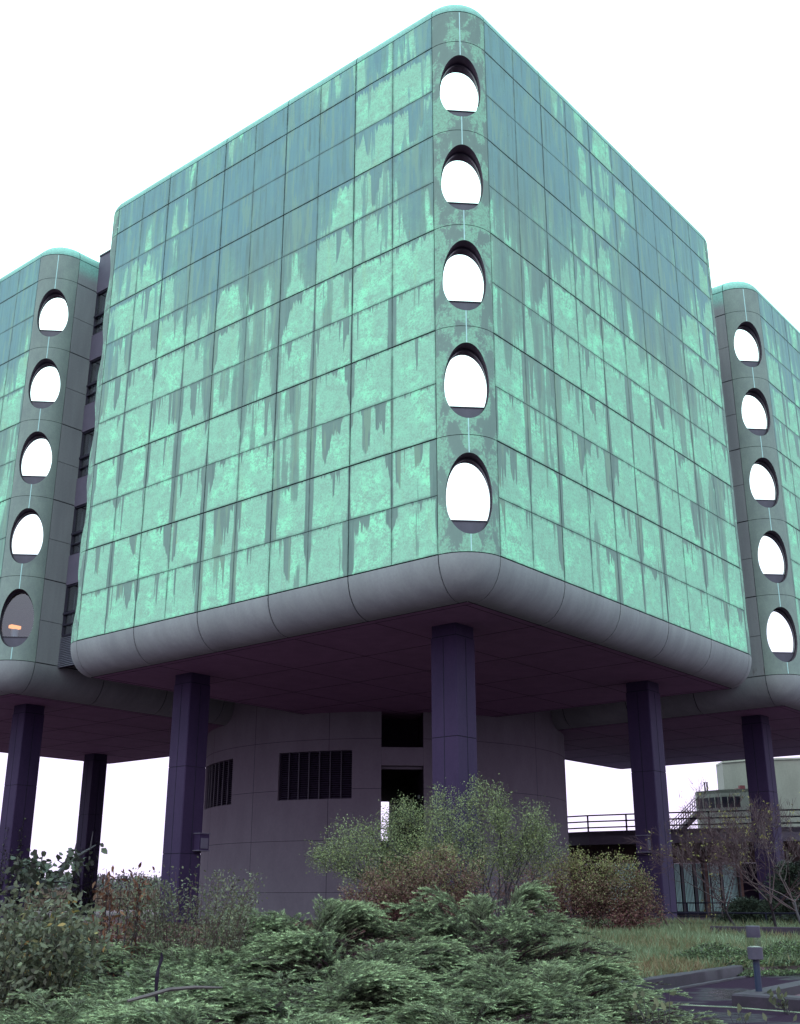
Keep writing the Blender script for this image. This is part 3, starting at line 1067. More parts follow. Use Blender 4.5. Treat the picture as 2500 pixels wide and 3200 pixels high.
zt, zbm = float(spot(2200, 2591, 70)[2]), float(spot(2200, 2634, 70)[2])
b = MB()
fp = [plan(1650, 76), plan(1850, 72.5), plan(2100, 70), plan(2380, 68), plan(2700, 67)]
for i in range(4): wall_seg(b, fp[i], fp[i+1], zbm, zt, .5)
inlb(b, 'fascia', fasc)
b = MB()
poly = fp+[plan(2700, 110), plan(1650, 110)]
b.prism(poly, zt-.3, zt-.02)
inlb(b, 'terrace_slab', fasc)
zw = float(spot(2200, 2696, 73)[2])
b = MB()
wp = [plan(1600, 78), plan(2000, 74.5), plan(2300, 73), plan(2700, 73)]
for i in range(3): wall_seg(b, wp[i], wp[i+1], zw, zbm+.3, .4)
inlb(b, 'upper_wall', brick)
b = MB()
for i in range(3):
    a = np.array(wp[i])+np.array([0, .6]); c = np.array(wp[i+1])+np.array([0, .6])
    wall_seg(b, a, c, .2, zw, .2)
inlb(b, 'dark_room_wall', M['dark'])
blind = simple('pale_vertical_blinds', (.58, .84, .82), (.66, .90, .88), 2)
for (x0, x1) in ((1900, 1990), (2106, 2131), (2134, 2170), (2174, 2201), (2219, 2254), (2257, 2310), (2482, 2520)):
    b = MB()
    a, c = np.array(plan(x0, 73.6)), np.array(plan(x1, 73.3))
    n = int(np.linalg.norm(c-a)/.085)
    for k in range(n):
        p = a+(c-a)*(k+.5)/n
        b.box((p[0], p[1], (.55+zw)/2), (.075, .012, zw-.65), 0, radians(28))
    inlb(b, 'vertical_blind', blind)
    f = MB()
    for p in (a, c): f.box((p[0], p[1]-.35, (.3+zw)/2), (.07, .1, zw-.3), 0)
    f.box(((a[0]+c[0])/2, (a[1]+c[1])/2-.35, .5), (np.linalg.norm(c-a), .1, .3), 0, math.atan2(c[1]-a[1], c[0]-a[0]))
    w = inlb(f, 'window_frame', M['frame'])
pm_ = simple('pier_render', (.09, .045, .04), (.12, .06, .05), 2)
for x in (2204, 2313, 2380):
    b = MB(); wall_seg(b, plan(x, 73), plan(x+14, 73), .2, zw, .5)
    inlb(b, 'pier', pm_)
# penthouse with louvre
zp0, zp1 = zt-.02, float(spot(2260, 2475, 86)[2])
pf = [plan(2200, 86.5), plan(2208, 85.6), plan(2284, 84), plan(2374, 83.3), plan(2420, 83.3)]
b = MB()
for i in range(4): wall_seg(b, pf[i], pf[i+1], zp0, zp1, .3)
b.prism(pf+[plan(2420, 95), plan(2204, 95)], zp1-.25, zp1-.01)
ph = inlb(b, 'penthouse_wall', beige)
l0, l1 = float(spot(2270, 2523, 84)[2]), float(spot(2270, 2490, 84)[2])
b = MB()
for i in (1, 2):
    a, c = np.array(pf[i]), np.array(pf[i+1])
    if i == 2: c = a+(c-a)*.68
    d = (c-a)/np.linalg.norm(c-a); nn = np.array([d[1], -d[0]])
    for k in range(9):
        z = l0+(l1-l0)*(k+.5)/9
        wall_seg(b, a+nn*.06, c+nn*.06, z-.03, z+.03, .05)
    L = np.linalg.norm(c-a); n = max(2, int(L/.42))
    for k in range(n+1):
        p = a+d*L*k/n+nn*.09
        b.box((p[0], p[1], (l0+l1)/2), (.05, .05, l1-l0+.06), 1, math.atan2(d[1], d[0]))
    wall_seg(b, a+nn*.02, c+nn*.02, l0, l1, .02, 2)
inlb(b, 'louvre', [M['louvre'], beige, M['dark']])
# taller faceted block behind
zq = float(spot(2300, 2388, 100)[2])
b = MB()
q = [plan(2276, 101.5), plan(2297, 99), plan(2400, 97), plan(2560, 96), plan(2560, 110), plan(2280, 110)]
b.prism(q, zp0, zq)
for j in (0.36, .7):
    pass
b.build('x', pale) if False else inlb(b, 'roof_block', pale)
b = MB()
qq = [(x, y) for x, y in q]
b.prism([plan(2275, 101.4), plan(2297, 98.9), plan(2400, 96.9), plan(2561, 95.9), plan(2560, 96.5), plan(2297, 99.6)], zq-.02, zq+.12)
inlb(b, 'roof_coping', beige)
railing('three-rail dark railing along the roof terrace of the low building', [plan(1700, 75.5), plan(1850, 73), plan(2100, 70.5), plan(2380, 68.5), plan(2700, 67.5)], zt+1.0, zt+.25, 3.0, None, .05, base=zt-.05, mids=2)
railing('rear dark railing on the far side of the roof terrace', [plan(1780, 104), plan(2200, 104)], zt+.95, zt+.3, 3.2, None, .05, base=zt-.05, mids=2)
# terrace stair
stt = tag(empty('outdoor_stair', (*plan(2160, 80), zt)), 'dark open stair climbing beside the louvred penthouse on the terrace', 'stair')
a, c = np.array(plan(2118, 79)), np.array(plan(2204, 79))
z0s, z1s = zt, float(spot(2204, 2536, 79)[2])
off = np.array(stt.location)
b = MB()
n = 11
d = (c-a)/np.linalg.norm(c-a); L = np.linalg.norm(c-a)
for k in range(n):
    p = a+d*L*(k+.5)/n; z = z0s+(z1s-z0s)*(k+.6)/n
    b.box((p[0]-off[0], p[1]-off[1], z-off[2]), (L/n*1.1, 1.2, .1), 0, math.atan2(d[1], d[0]))
b.build('tread', M['frame'], stt)
for sy in (-.62, .62):
    b = MB()
    nn = np.array([-d[1], d[0]])*sy
    p0 = a+nn; p1 = c+nn
    dz = .35
    P0 = (p0[0]-off[0], p0[1]-off[1]); P1 = (p1[0]-off[0], p1[1]-off[1])
    zz0, zz1 = z0s-off[2], z1s-off[2]
    e = np.array([-d[1], d[0]])*.05
    pts = [(P0, zz0-.25), (P1, zz1-.3), (P1, zz1+.12), (P0, zz0+.12)]
    F = [(p[0]-e[0], p[1]-e[1], z) for p, z in pts]; Bk = [(p[0]+e[0], p[1]+e[1], z) for p, z in pts]
    b.face(F); b.face(Bk[::-1])
    for k in range(4): b.face([F[(k+1) % 4], F[k], Bk[k], Bk[(k+1) % 4]])
    b.build('stringer', M['frame'], stt)
    b = MB()
    for h in (.5, .95): b.tube([(*P0, zz0+h), (*P1, zz1+h)], .025, 5)
    for k in range(12):
        w = k/11
        p = (P0[0]*(1-w)+P1[0]*w, P0[1]*(1-w)+P1[1]*w); z = zz0*(1-w)+zz1*w
        b.tube([(*p, z), (*p, z+.95)], .016, 4)
    b.build('handrail', M['rail'], stt)
for px_ in (2216, 2224):
    p = spot(px_, 2480, 86)
    b = MB(); b.tube([(0, 0, -.3), (0, 0, .75)], .06, 8); b.tube([(0, 0, .75), (0, 0, .80)], .09, 8)
    o = b.build('vent_pipe', M['frame'], loc=(p[0], p[1]+.8, zp1)); tag(o, 'thin vent pipe standing on the roof of the louvred penthouse', 'pipe', 'pair of vent pipes')
p = spot(2330, 2462, 86)
b = MB(); b.box((0, 0, .18), (.9, .5, .3)); b.box((.1, 0, .45), (.4, .35, .24)); b.tube([(-.7, 0, .06), (.8, 0, .06)], .05, 6)
tag(b.build('roof_fan', simple('rusty_red_metal', (.12, .02, .03), (.16, .03, .04), 5), loc=(p[0], p[1]+1, zp1)), 'small rusty red fan unit on the penthouse roof', 'fan unit')

# ------------------------------------------------------------------ vegetation
rng = np.random.default_rng(11)


def unit(v): return v/(np.linalg.norm(v, axis=-1, keepdims=True)+1e-9)


def tris(base, direc, side, length, width):
    """one narrow blade per row"""
    a = base-side*width[:, None]/2
    b_ = base+side*width[:, None]/2
    c = base+direc*length[:, None]
    return np.stack([a, b_, c], 1)


def ovates(base, direc, side, length, width):
    """six-cornered leaf"""
    l, w = length[:, None], width[:, None]
    up = np.cross(direc, side)
    return np.stack([base, base+direc*l*.35+side*w*.5+up*w*.12, base+direc*l*.72+side*w*.36+up*w*.08, base+direc*l-up*l*.06,
                     base+direc*l*.72-side*w*.36+up*w*.08, base+direc*l*.35-side*w*.5+up*w*.12], 1)


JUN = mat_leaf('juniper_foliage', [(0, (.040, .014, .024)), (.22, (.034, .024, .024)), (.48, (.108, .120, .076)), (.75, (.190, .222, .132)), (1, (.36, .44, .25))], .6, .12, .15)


def juniper_mesh(seed, R=1.5, H=.9, nb=130, ns=18, nn=40):
    r = np.random.default_rng(seed)
    out, tint = [], []
    az = r.uniform(0, 2*pi, nb)
    rr = R*(.35+.65*r.uniform(0, 1, nb)**.6)
    lobes = r.uniform(.72, 1.15, 9)
    rr *= lobes[(az/(2*pi)*9).astype(int)]
    hh = H*(1-.45*(rr/R)**2)*r.uniform(.40, 1.15, nb)
    ncl = 15
    ca = r.uniform(0, 2*pi, ncl); cr_ = r.uniform(.45, 1.0, ncl)*R; ch = H*r.uniform(.55, 1.2, ncl)*(1-.35*(cr_/R)**2)
    for i in range(nb):
        if r.uniform() < .80:
            k = int(r.integers(0, ncl)); az[i] = ca[k]+r.normal(0, .16); rr[i] = cr_[k]*r.uniform(.72, 1.08); hh[i] = ch[k]*r.uniform(.82, 1.06)
    for i in range(nb):
        d = np.array([cos(az[i]), sin(az[i]), 0])
        sd = np.array([-sin(az[i]), cos(az[i]), 0])
        bend = r.normal(0, .12)
        ts = np.linspace(.30, 1, ns)+r.normal(0, .015, ns)
        ts = np.clip(ts, .1, 1)
        pos = d*(ts*rr[i])[:, None]+sd*(bend*ts**2*rr[i])[:, None]
        pos[:, 2] = hh[i]*np.sin(np.clip(ts*1.95, 0, 2.35))*.98+.04
        slope = hh[i]*1.95*np.cos(ts*1.95)/rr[i]
        tang = unit(d[None, :]+np.array([0, 0, 1])*slope[:, None]*.5)
        sg = np.where(np.arange(ns) % 2 == 0, 1, -1)
        ang = r.uniform(.35, .95, ns)*sg
        pd = unit(tang*np.cos(ang)[:, None]+sd*np.sin(ang)[:, None]+np.array([0, 0, 1])*r.uniform(-.05, .42, ns)[:, None])
        ln = (.30-.14*ts)*r.uniform(.75, 1.3, ns)
        # needles along each spray
        u = np.linspace(0.02, 1, nn)
        B = pos[:, None, :]+pd[:, None, :]*(ln[:, None]*u[None, :])[:, :, None]
        B[:, :, 2] -= (.10*ln[:, None]*u[None, :]**2)
        psd = unit(np.cross(pd, np.array([0, 0, 1.0])))
        pu = np.cross(psd, pd)
        phi = r.uniform(0, 2*pi, (ns, nn))
        phi = np.where(r.uniform(0, 1, (ns, nn)) < .6, np.round(phi/pi)*pi+r.normal(0, .35, (ns, nn)), phi)
        rad = psd[:, None, :]*np.cos(phi)[:, :, None]+pu[:, None, :]*np.sin(phi)[:, :, None]
        nd = unit(pd[:, None, :]*.95+rad*.75+r.normal(0, .12, (ns, nn, 3)))
        nl = (.046*(1.08-u)[None, :]+.020)*r.uniform(.7, 1.3, (ns, nn))
        sdv = unit(np.cross(nd, rad+.3*r.normal(0, 1, (ns, nn, 3))))
        T = tris(B.reshape(-1, 3), nd.reshape(-1, 3), sdv.reshape(-1, 3), nl.ravel(), np.full(ns*nn, .0085)*r.uniform(.7, 1.3, ns*nn))
        out.append(T)
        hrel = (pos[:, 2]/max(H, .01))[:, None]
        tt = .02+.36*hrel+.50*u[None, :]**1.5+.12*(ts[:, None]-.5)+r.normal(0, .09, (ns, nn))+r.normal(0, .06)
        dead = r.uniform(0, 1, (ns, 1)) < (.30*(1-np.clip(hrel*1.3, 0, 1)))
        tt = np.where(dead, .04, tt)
        tint.append(np.clip(tt, 0, 1).ravel())
    # a few woody stems
    m = MB()
    for i in range(0, nb, 3):
        d = np.array([cos(az[i]), sin(az[i]), 0])
        pts = [d*rr[i]*t+np.array([0, 0, hh[i]*sin(min(t*1.95, 2.35))*.85+.02]) for t in (0, .25, .5, .8)]
        m.tube(pts, [.014, .011, .008, .004], 3)
    V = np.concatenate(out); tn = np.concatenate(tint)
    sv = []
    mm = np.array(m.v)
    for f in m.f:
        if len(f) == 4: sv += [[mm[f[0]], mm[f[1]], mm[f[2]]], [mm[f[0]], mm[f[2]], mm[f[3]]]]
    sv = np.array(sv)
    V = np.concatenate([V, sv]); tn = np.concatenate([tn, np.full(len(sv), .0)])
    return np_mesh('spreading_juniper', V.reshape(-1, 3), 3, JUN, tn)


JM = [juniper_mesh(1, 1.55, .85), juniper_mesh(2, 1.5, .95), juniper_mesh(3, 1.6, .80), juniper_mesh(4, 1.45, 1.0)]
jun = [  # px, distance, scale xy, scale z, label
    (250, 7.2, .95, .62, 'low spreading juniper filling the bottom left corner'),
    (720, 7.0, .90, .56, 'low juniper at the bottom edge under the fallen bare stick'),
    (1180, 6.9, .90, .60, 'low juniper at the bottom edge just left of the middle'),
    (1560, 7.1, .80, .56, 'low juniper at the bottom edge just right of the middle'),
    (520, 9.3, 1.0, .74, 'spreading juniper in front of the broad-leaved shrub on the left'),
    (960, 9.4, 1.05, .70, 'juniper with a dark hollow at its left in the second row'),
    (1400, 9.6, 1.0, .70, 'juniper in the second row right below the red bush'),
    (1690, 10.2, .90, .66, 'juniper hanging toward the wet path at lower right'),
    (660, 12.3, 1.05, .88, 'juniper in the third row left of the middle with a bright crest'),
    (1100, 12.0, 1.1, .92, 'tall juniper mound just left of the middle of the planting'),
    (1520, 12.6, 1.05, .80, 'juniper in the third row below the pale green juniper crest'),
    (1800, 13.4, .90, .60, 'juniper at the right end of the third row beside the dry grass'),
    (500, 15.5, 1.1, .70, 'juniper behind the brown dead shrub on the left'),
    (960, 15.8, 1.1, 1.2, 'rounded juniper crest standing against the grey core wall'),
    (1300, 16.0, 1.05, .74, 'juniper directly in front of the middle red bush'),
    (1520, 16.4, 1.2, 1.32, 'pale green juniper crest overlapping the foot of the red bush'),
    (1720, 17.4, .9, .62, 'flat juniper tapering into the grass bed'),
    (90, 12.5, 1.0, .75, 'juniper almost hidden behind the broad-leaved shrub at the left edge'),
]
for i, (px, D, sx, sz, lab) in enumerate(jun):
    x, y = plan(px, D)
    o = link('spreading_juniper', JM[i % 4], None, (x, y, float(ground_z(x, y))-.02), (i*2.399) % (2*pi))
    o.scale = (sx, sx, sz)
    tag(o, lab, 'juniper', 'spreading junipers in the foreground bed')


def leaf_cloud(centers, dirs, n_per, spread, size, asp, r, droop=0.0, kind='o', tint=(.5, .2), along=0.5):
    """leaves round the given twig points"""
    k = len(centers)*n_per
    c = np.repeat(centers, n_per, 0)+r.normal(0, 1, (k, 3))*spread
    d = np.repeat(dirs, n_per, 0)*along+r.normal(0, .7, (k, 3))
    d[:, 2] -= droop
    d = unit(d)
    s_ = unit(np.cross(d, r.normal(0, 1, (k, 3))))
    # lean the leaf faces to the sky
    up = np.cross(d, s_)
    L = size*r.uniform(.65, 1.3, k)
    t = np.clip(r.normal(tint[0], tint[1], k), 0, 1)
    V = ovates(c, d, s_, L, L*asp) if kind == 'o' else tris(c, d, s_, L, L*asp)
    return V, t


def grow(m, p, d, L, r0, depth, r, tips, split=3, ang=.55, up=.15, seg=3, keep=.72, thin=3):
    pts, rad = [p], [r0]
    q = p.copy(); dd = d.copy()
    for i in range(seg):
        dd = unit(dd+r.normal(0, .10, 3)+np.array([0, 0, up*.3]))
        q = q+dd*L/seg
        pts.append(q.copy()); rad.append(r0*(1-.45*(i+1)/seg))
    m.tube(pts, rad, 5 if r0 > .03 else (4 if r0 > .01 else 3))
    if depth == 0:
        tips.append((q, dd)); tips.append((pts[-2], dd)); return
    for k in range(split):
        a = r.normal(0, 1, 3); a = unit(a-dd*np.dot(a, dd))
        nd = unit(dd*cos(ang)+a*sin(ang)*r.uniform(.6, 1.3)+np.array([0, 0, up]))
        st = pts[-1] if k == 0 else pts[int(r.integers(max(1, seg-1), seg+1))]
        grow(m, st.copy(), nd, L*keep*r.uniform(.75, 1.2), max(rad[-1]*.74, .005), depth-1, r, tips, split, ang, up, seg, keep, thin)


def camera_axes():
    f = np.array([sin(YAW), cos(YAW), 0]); rr = np.array([cos(YAW), -sin(YAW), 0])
    return rr, f


RR, FF = camera_axes()
TWIG = simple('purple_brown_twigs', (.030, .013, .020), (.058, .026, .035), 4)
BARK = simple('dark_bark', (.014, .009, .016), (.026, .016, .026), 6)
REDTWIG = simple('red_brown_twigs', (.040, .015, .022), (.065, .024, .030), 4)


def plume_shrub(name, label, cat, px0, D, lobes, leafmat, bark, size=.045, npl=1500, seed=1, asp=.5, bw=.35, tint=(.5, .2), stemr=.022, droop=.1, lean=.5, rad=.26, base_z=None, twigs=9, hgt=.0):
    """many-stemmed shrub; lobes = [(px, py, depth offset, length)] where leafy plumes end"""
    r = np.random.default_rng(seed)
    bx_, by_ = plan(px0, D)
    gz = float(ground_z(bx_, by_)) if base_z is None else base_z
    root = tag(empty(name, (bx_, by_, gz)), label, cat)
    o = np.array([bx_, by_, gz])
    m = MB()
    cs, ds = [], []
    for (px, py, dd, ln) in lobes:
        tip = spot(px, py, D+dd)-o
        b0 = np.array([r.normal(0, bw), r.normal(0, bw*.5), 0])+RR*(np.dot(tip, RR)*.25)
        mid = b0*(.5)+tip*.5+np.array([0, 0, tip[2]*.10])-RR*np.dot(tip-b0, RR)*.18
        P = [(1-t)**2*b0+2*t*(1-t)*mid+t*t*tip for t in np.linspace(0, 1, 7)]
        m.tube(P, [stemr*(1-.85*t) for t in np.linspace(0, 1, 7)], 4)
        axis_ = unit(P[-1]-P[-3])
        for k in range(twigs):
            t = 1-ln*r.uniform(0, 1)/max(np.linalg.norm(tip-b0), .1)
            t = min(max(t, .25), .99)
            s0 = (1-t)**2*b0+2*t*(1-t)*mid+t*t*tip
            a = r.normal(0, 1, 3); a = unit(a-axis_*np.dot(a, axis_))
            td = unit(axis_*.75+a*r.uniform(.5, 1.0)+np.array([0, 0, .25]))
            tl = rad*(1.0+1.6*(1-t))*r.uniform(.7, 1.5)
            s1 = s0+td*tl
            m.tube([s0, (s0+s1)/2+r.normal(0, .02, 3), s1], [.007, .005, .002], 3)
            for w in (.35, .6, .8, 1.0):
                cs.append(s0+(s1-s0)*w); ds.append(td)
        cs.append(P[-1]); ds.append(axis_)
    m.build('stems', bark, root)
    cs, ds = np.array(cs), np.array(ds)
    n_per = max(1, int(npl*len(lobes)/len(cs)))
    V, t = leaf_cloud(cs, ds, n_per, rad*.30, size, asp, r, droop, 'o', tint)
    t = np.clip(t+hgt*(V[:, 0, 2]/cs[:, 2].max()-.6), 0, 1)
    # leaves higher up catch younger growth
    link('foliage', np_mesh('foliage', V.reshape(-1, 3), 6, leafmat, t), root)
    return root


GREEN = mat_leaf('loose_green_leaves', [(0, (.075, .070, .040)), (.5, (.155, .175, .088)), (.85, (.24, .27, .13)), (1, (.32, .31, .11))])
OLIVE = mat_leaf('olive_red_leaves', [(0, (.125, .040, .050)), (.4, (.145, .075, .062)), (.65, (.150, .135, .072)), (1, (.24, .24, .09))])


def z6(x, y): return 950+x/1.551, 2400+y/1.551


lob = [(*z6(*p), dd, ln) for p, dd, ln in [
    ((680, 140), 0, 1.2), ((640, 200), .5, 1.2), ((860, 108), .4, 1.6), ((800, 150), -.3, 1.3), ((930, 152), 0, 1.3), ((965, 200), .4, 1.0), ((1130, 220), .2, 1.5), ((1085, 255), -.2, 1.2), ((1165, 300), 0, .9),
    ((490, 200), -.2, 1.3), ((450, 225), .3, 1.2), ((545, 235), 0, 1.2), ((590, 275), -.4, 1.1), ((380, 290), .2, 1.2), ((300, 292), 0, 1.1), ((195, 315), -.2, 1.0), ((245, 330), .3, 1.0), ((120, 350), .2, .9),
    ((60, 430), 0, .8), ((85, 470), .4, .7), ((150, 420), -.5, 1.0), ((780, 300), -.5, 1.0), ((740, 330), .1, .9), ((820, 395), -.7, .7), ((980, 300), 0, .8), ((1010, 360), .2, .9), ((1160, 345), -.3, .9),
    ((200, 470), -.3, .9), ((300, 420), -.4, 1.1), ((400, 380), -.6, 1.2), ((520, 350), -.6, 1.2), ((640, 380), -.5, 1.1), ((700, 420), -.4, .9), ((250, 530), 0, .7), ((350, 480), .5, .9), ((460, 430), .5, 1.0), ((560, 420), .4, 1.0), ((950, 440), -.2, .8), ((1080, 420), .2, .9), ((1180, 430), .1, .7), ((880, 470), .3, .8)]]
plume_shrub('leafy_shrub', 'big loose green shrub with many plumes in front of the middle column', 'shrub', 1530, 27, lob, GREEN, BARK, .042, 980, 5, .5, .5, (.45, .22), .022, .05, rad=.34, twigs=13, hgt=.15)

lob = [(*z6(x, y), dd, 1.3) for x, y, dd in [(520, 455, 0), (600, 450, .3), (680, 440, -.2), (760, 455, .1), (440, 490, 0), (360, 520, .2), (300, 555, 0), (250, 600, .1), (230, 650, 0), (830, 480, 0), (870, 530, .2), (880, 600, 0), (480, 540, -.4), (560, 520, -.5), (640, 520, -.5), (720, 530, -.4), (800, 560, -.3), (400, 600, -.4), (330, 650, -.3), (520, 620, -.5), (640, 610, -.6), (760, 620, -.5), (450, 690, -.4), (580, 690, -.5), (700, 680, -.5), (820, 680, -.3)]]
plume_shrub('red_shrub', 'red-brown twiggy shrub in the middle, in front of the loose green shrub', 'shrub', 1310, 23, lob, OLIVE, REDTWIG, .046, 900, 6, .5, .7, (.36, .22), .014, .1, rad=.26, twigs=14, hgt=.55)
lob = [(*z6(x, y), dd, 1.6) for x, y, dd in [(1340, 445, 0), (1390, 450, .5), (1460, 460, 0), (1510, 475, -.4), (1540, 460, .2), (1280, 465, 0), (1230, 480, .3), (1180, 490, 0), (1150, 540, -.2), (1590, 520, 0), (1630, 545, .3), (1640, 600, 0), (1660, 640, .2), (1680, 690, 0), (1660, 720, 0), (1250, 550, -.5), (1330, 520, -.6), (1420, 520, -.6), (1500, 550, -.5), (1570, 610, -.4), (1180, 620, -.3), (1260, 640, -.6), (1350, 620, -.7), (1440, 620, -.7), (1530, 660, -.5), (1600, 690, -.3), (1220, 700, -.4), (1420, 700, -.5)]]
plume_shrub('red_shrub', 'rounded red-brown shrub with a yellow-green top left of the right column', 'shrub', 1850, 37, lob, OLIVE, REDTWIG, .064, 900, 8, .5, 1.0, (.54, .22), .018, .1, rad=.34, twigs=14, hgt=.8)
lob = [(*z6(x, y), dd, 1.2) for x, y, dd in [(960, 520, 0), (1010, 540, .3), (1060, 500, 0), (1100, 530, -.2), (1130, 560, .1), (990, 600, 0), (1060, 610, .2), (1120, 640, 0)]]
plume_shrub('thin_shrub', 'thin see-through twiggy shrub between the two red-brown shrubs', 'shrub', 1620, 30, lob, OLIVE, REDTWIG, .048, 260, 9, .5, .5, (.3, .2), .014, .1, rad=.3, twigs=16)

# broad-leaved shrub at the left edge
BROAD = mat_leaf('broad_grey_green_leaves', [(0, (.045, .034, .028)), (.45, (.085, .085, .060)), (.80, (.135, .130, .080)), (.90, (.22, .16, .05)), (1, (.26, .12, .05))], .55, .3)


def broad_shrub(name, label, cat, px0, D, tops, mat, size, n, seed, spread, asp=.52, droop=.5, tint=(.45, .22), bark=BARK, sr=.008):
    r = np.random.default_rng(seed)
    bx_, by_ = plan(px0, D)
    gz = float(ground_z(bx_, by_))
    root = tag(empty(name, (bx_, by_, gz)), label, cat)
    o = np.array([bx_, by_, gz])
    m = MB(); cs, ds = [], []
    for (px, py, dd) in tops:
        tip = spot(px, py, D+dd)-o
        tip[2] = max(tip[2], .15)
        b0 = np.array([*(tip[:2]*.45), 0])+np.array([r.normal(0, .08), r.normal(0, .08), 0])
        mid = (b0+tip)/2+r.normal(0, .06, 3)
        P = [(1-t)**2*b0+2*t*(1-t)*mid+t*t*tip for t in np.linspace(0, 1, 6)]
        m.tube(P, [sr*(1-.7*t) for t in np.linspace(0, 1, 6)], 4)
        for t in np.linspace(.15, 1, 9):
            cs.append((1-t)**2*b0+2*t*(1-t)*mid+t*t*tip); ds.append(unit(tip-b0))
    m.build('stems', bark, root)
    V, t = leaf_cloud(np.array(cs), np.array(ds), n, spread, size, asp, r, droop, 'o', tint)
    link('foliage', np_mesh('foliage', V.reshape(-1, 3), 6, mat, t), root)
    return root


def z3(x, y): return x/2.1325, 2500+y/2.1325


r_ = np.random.default_rng(21)
tops = [(*z3(x, y), dd) for x, y, dd in [(30, 640, 0), (90, 670, .2), (150, 650, 0), (210, 660, .3), (270, 690, 0), (330, 720, .1), (390, 740, -.1), (450, 750, 0), (520, 780, .2), (580, 830, 0), (600, 890, -.2)]]
tops += [(r_.uniform(-40, 290), r_.uniform(2835, 3060), r_.uniform(-1.1, .5)) for _ in range(95)]
tops = [t for t in tops if not (t[0] > 200 and t[1] > 2990)]
broad_shrub('broad_leaved_shrub', 'broad-leaved grey-green shrub with some yellow leaves at the left edge', 'shrub', 120, 9.6, tops, BROAD, .056, 13, 31, .075, .48, sr=.004)

# leggy weeds in front of the left column and core
WEED = mat_leaf('weed_leaves', [(0, (.065, .045, .042)), (.5, (.105, .105, .072)), (1, (.18, .17, .10))], .55, .3)
xs = r_.uniform(760, 1760, 95)
tops = [(x/2.1325, 2500+(r_.uniform(520, 740) if x < 1350 else r_.uniform(500, 760))/2.1325, r_.uniform(-.8, .8)) for x in xs]
tops += [(1100/2.1325, 2500+545/2.1325, 0), (1300/2.1325, 2500+470/2.1325, 0), (1170/2.1325, 2500+478/2.1325, 0), (1440/2.1325, 2500+490/2.1325, .2), (1530/2.1325, 2500+515/2.1325, .2)]
broad_shrub('leggy_weeds', 'tall leggy weeds with small leaves in front of the column left of the core', 'weeds', 590, 13.6, tops, WEED, .036, 11, 33, .055, .55, .0, (.45, .25), REDTWIG, .006)

# brown dead-leaved shrub
DEAD = mat_leaf('dead_brown_leaves', [(0, (.07, .025, .02)), (.6, (.14, .050, .032)), (1, (.20, .09, .05))], .7, .2)
tops = [(*z3(x, y), dd) for x, y, dd in [(710, 460, 0), (690, 500, .1), (720, 560, -.1), (740, 620, 0), (700, 680, 0), (770, 690, .1), (810, 500, 0), (900, 505, .1), (940, 490, 0), (930, 560, .1), (870, 520, 0), (660, 560, 0), (730, 520, 0), (960, 470, .2)]]
broad_shrub('dead_leaved_shrub', 'small shrub with hanging brown dead leaves between the two left columns', 'shrub', 365, 13.0, tops, DEAD, .075, 5, 35, .045, .38, 1.1, (.5, .25), BARK, .009)

# toppled branch with big leaves leaning on the ivy-covered column
VINE = mat_leaf('dark_vine_leaves', [(0, (.026, .022, .022)), (.6, (.048, .052, .038)), (1, (.10, .11, .07))], .5, .25)
rt = tag(empty('leaning_branch', (0, 0, 0)), 'dark leaning branch with big leaves rising to the ivy-covered column at left', 'branch')
P = [spot(*z3(40, 600), 12.2), spot(*z3(310, 545), 12.6), spot(*z3(370, 510), 12.8), spot(*z3(470, 400), 13.0), spot(*z3(560, 350), 13.1), spot(*z3(640, 300), 13.2)]
m = MB(); m.tube(P, [.035, .03, .028, .024, .018, .006], 6)
for a, c, e in (((370, 510), (300, 470), (330, 420)), ((470, 400), (430, 430), (380, 400)), ((340, 545), (420, 545), (530, 570)), ((500, 385), (560, 440), (610, 430)), ((520, 370), (500, 330), (520, 240)), ((560, 350), (600, 330), (620, 210))):
    m.tube([spot(*z3(*q), 12.9) for q in (a, c, e)], [.014, .009, .003], 4)
o = m.build('branch', BARK, rt)
cs = np.array([spot(*z3(x, y), 12.5+r_.uniform(-.3, .3)) for x, y in [(r_.normal(205, 42), r_.normal(470, 60)) for _ in range(55)]+[(r_.normal(440, 40), r_.normal(430, 28)) for _ in range(8)]+[(r_.normal(350, 20), r_.normal(500, 25)) for _ in range(8)]+[(r_.normal(500, 40), r_.normal(375, 20)) for _ in range(8)]])
V, t = leaf_cloud(cs, np.tile([[0, 0, -.3]], (len(cs), 1)), 5, .05, .075, .7, r_, .5, 'o', (.35, .25))
link('foliage', np_mesh('foliage', V.reshape(-1, 3), 6, VINE, t), rt)

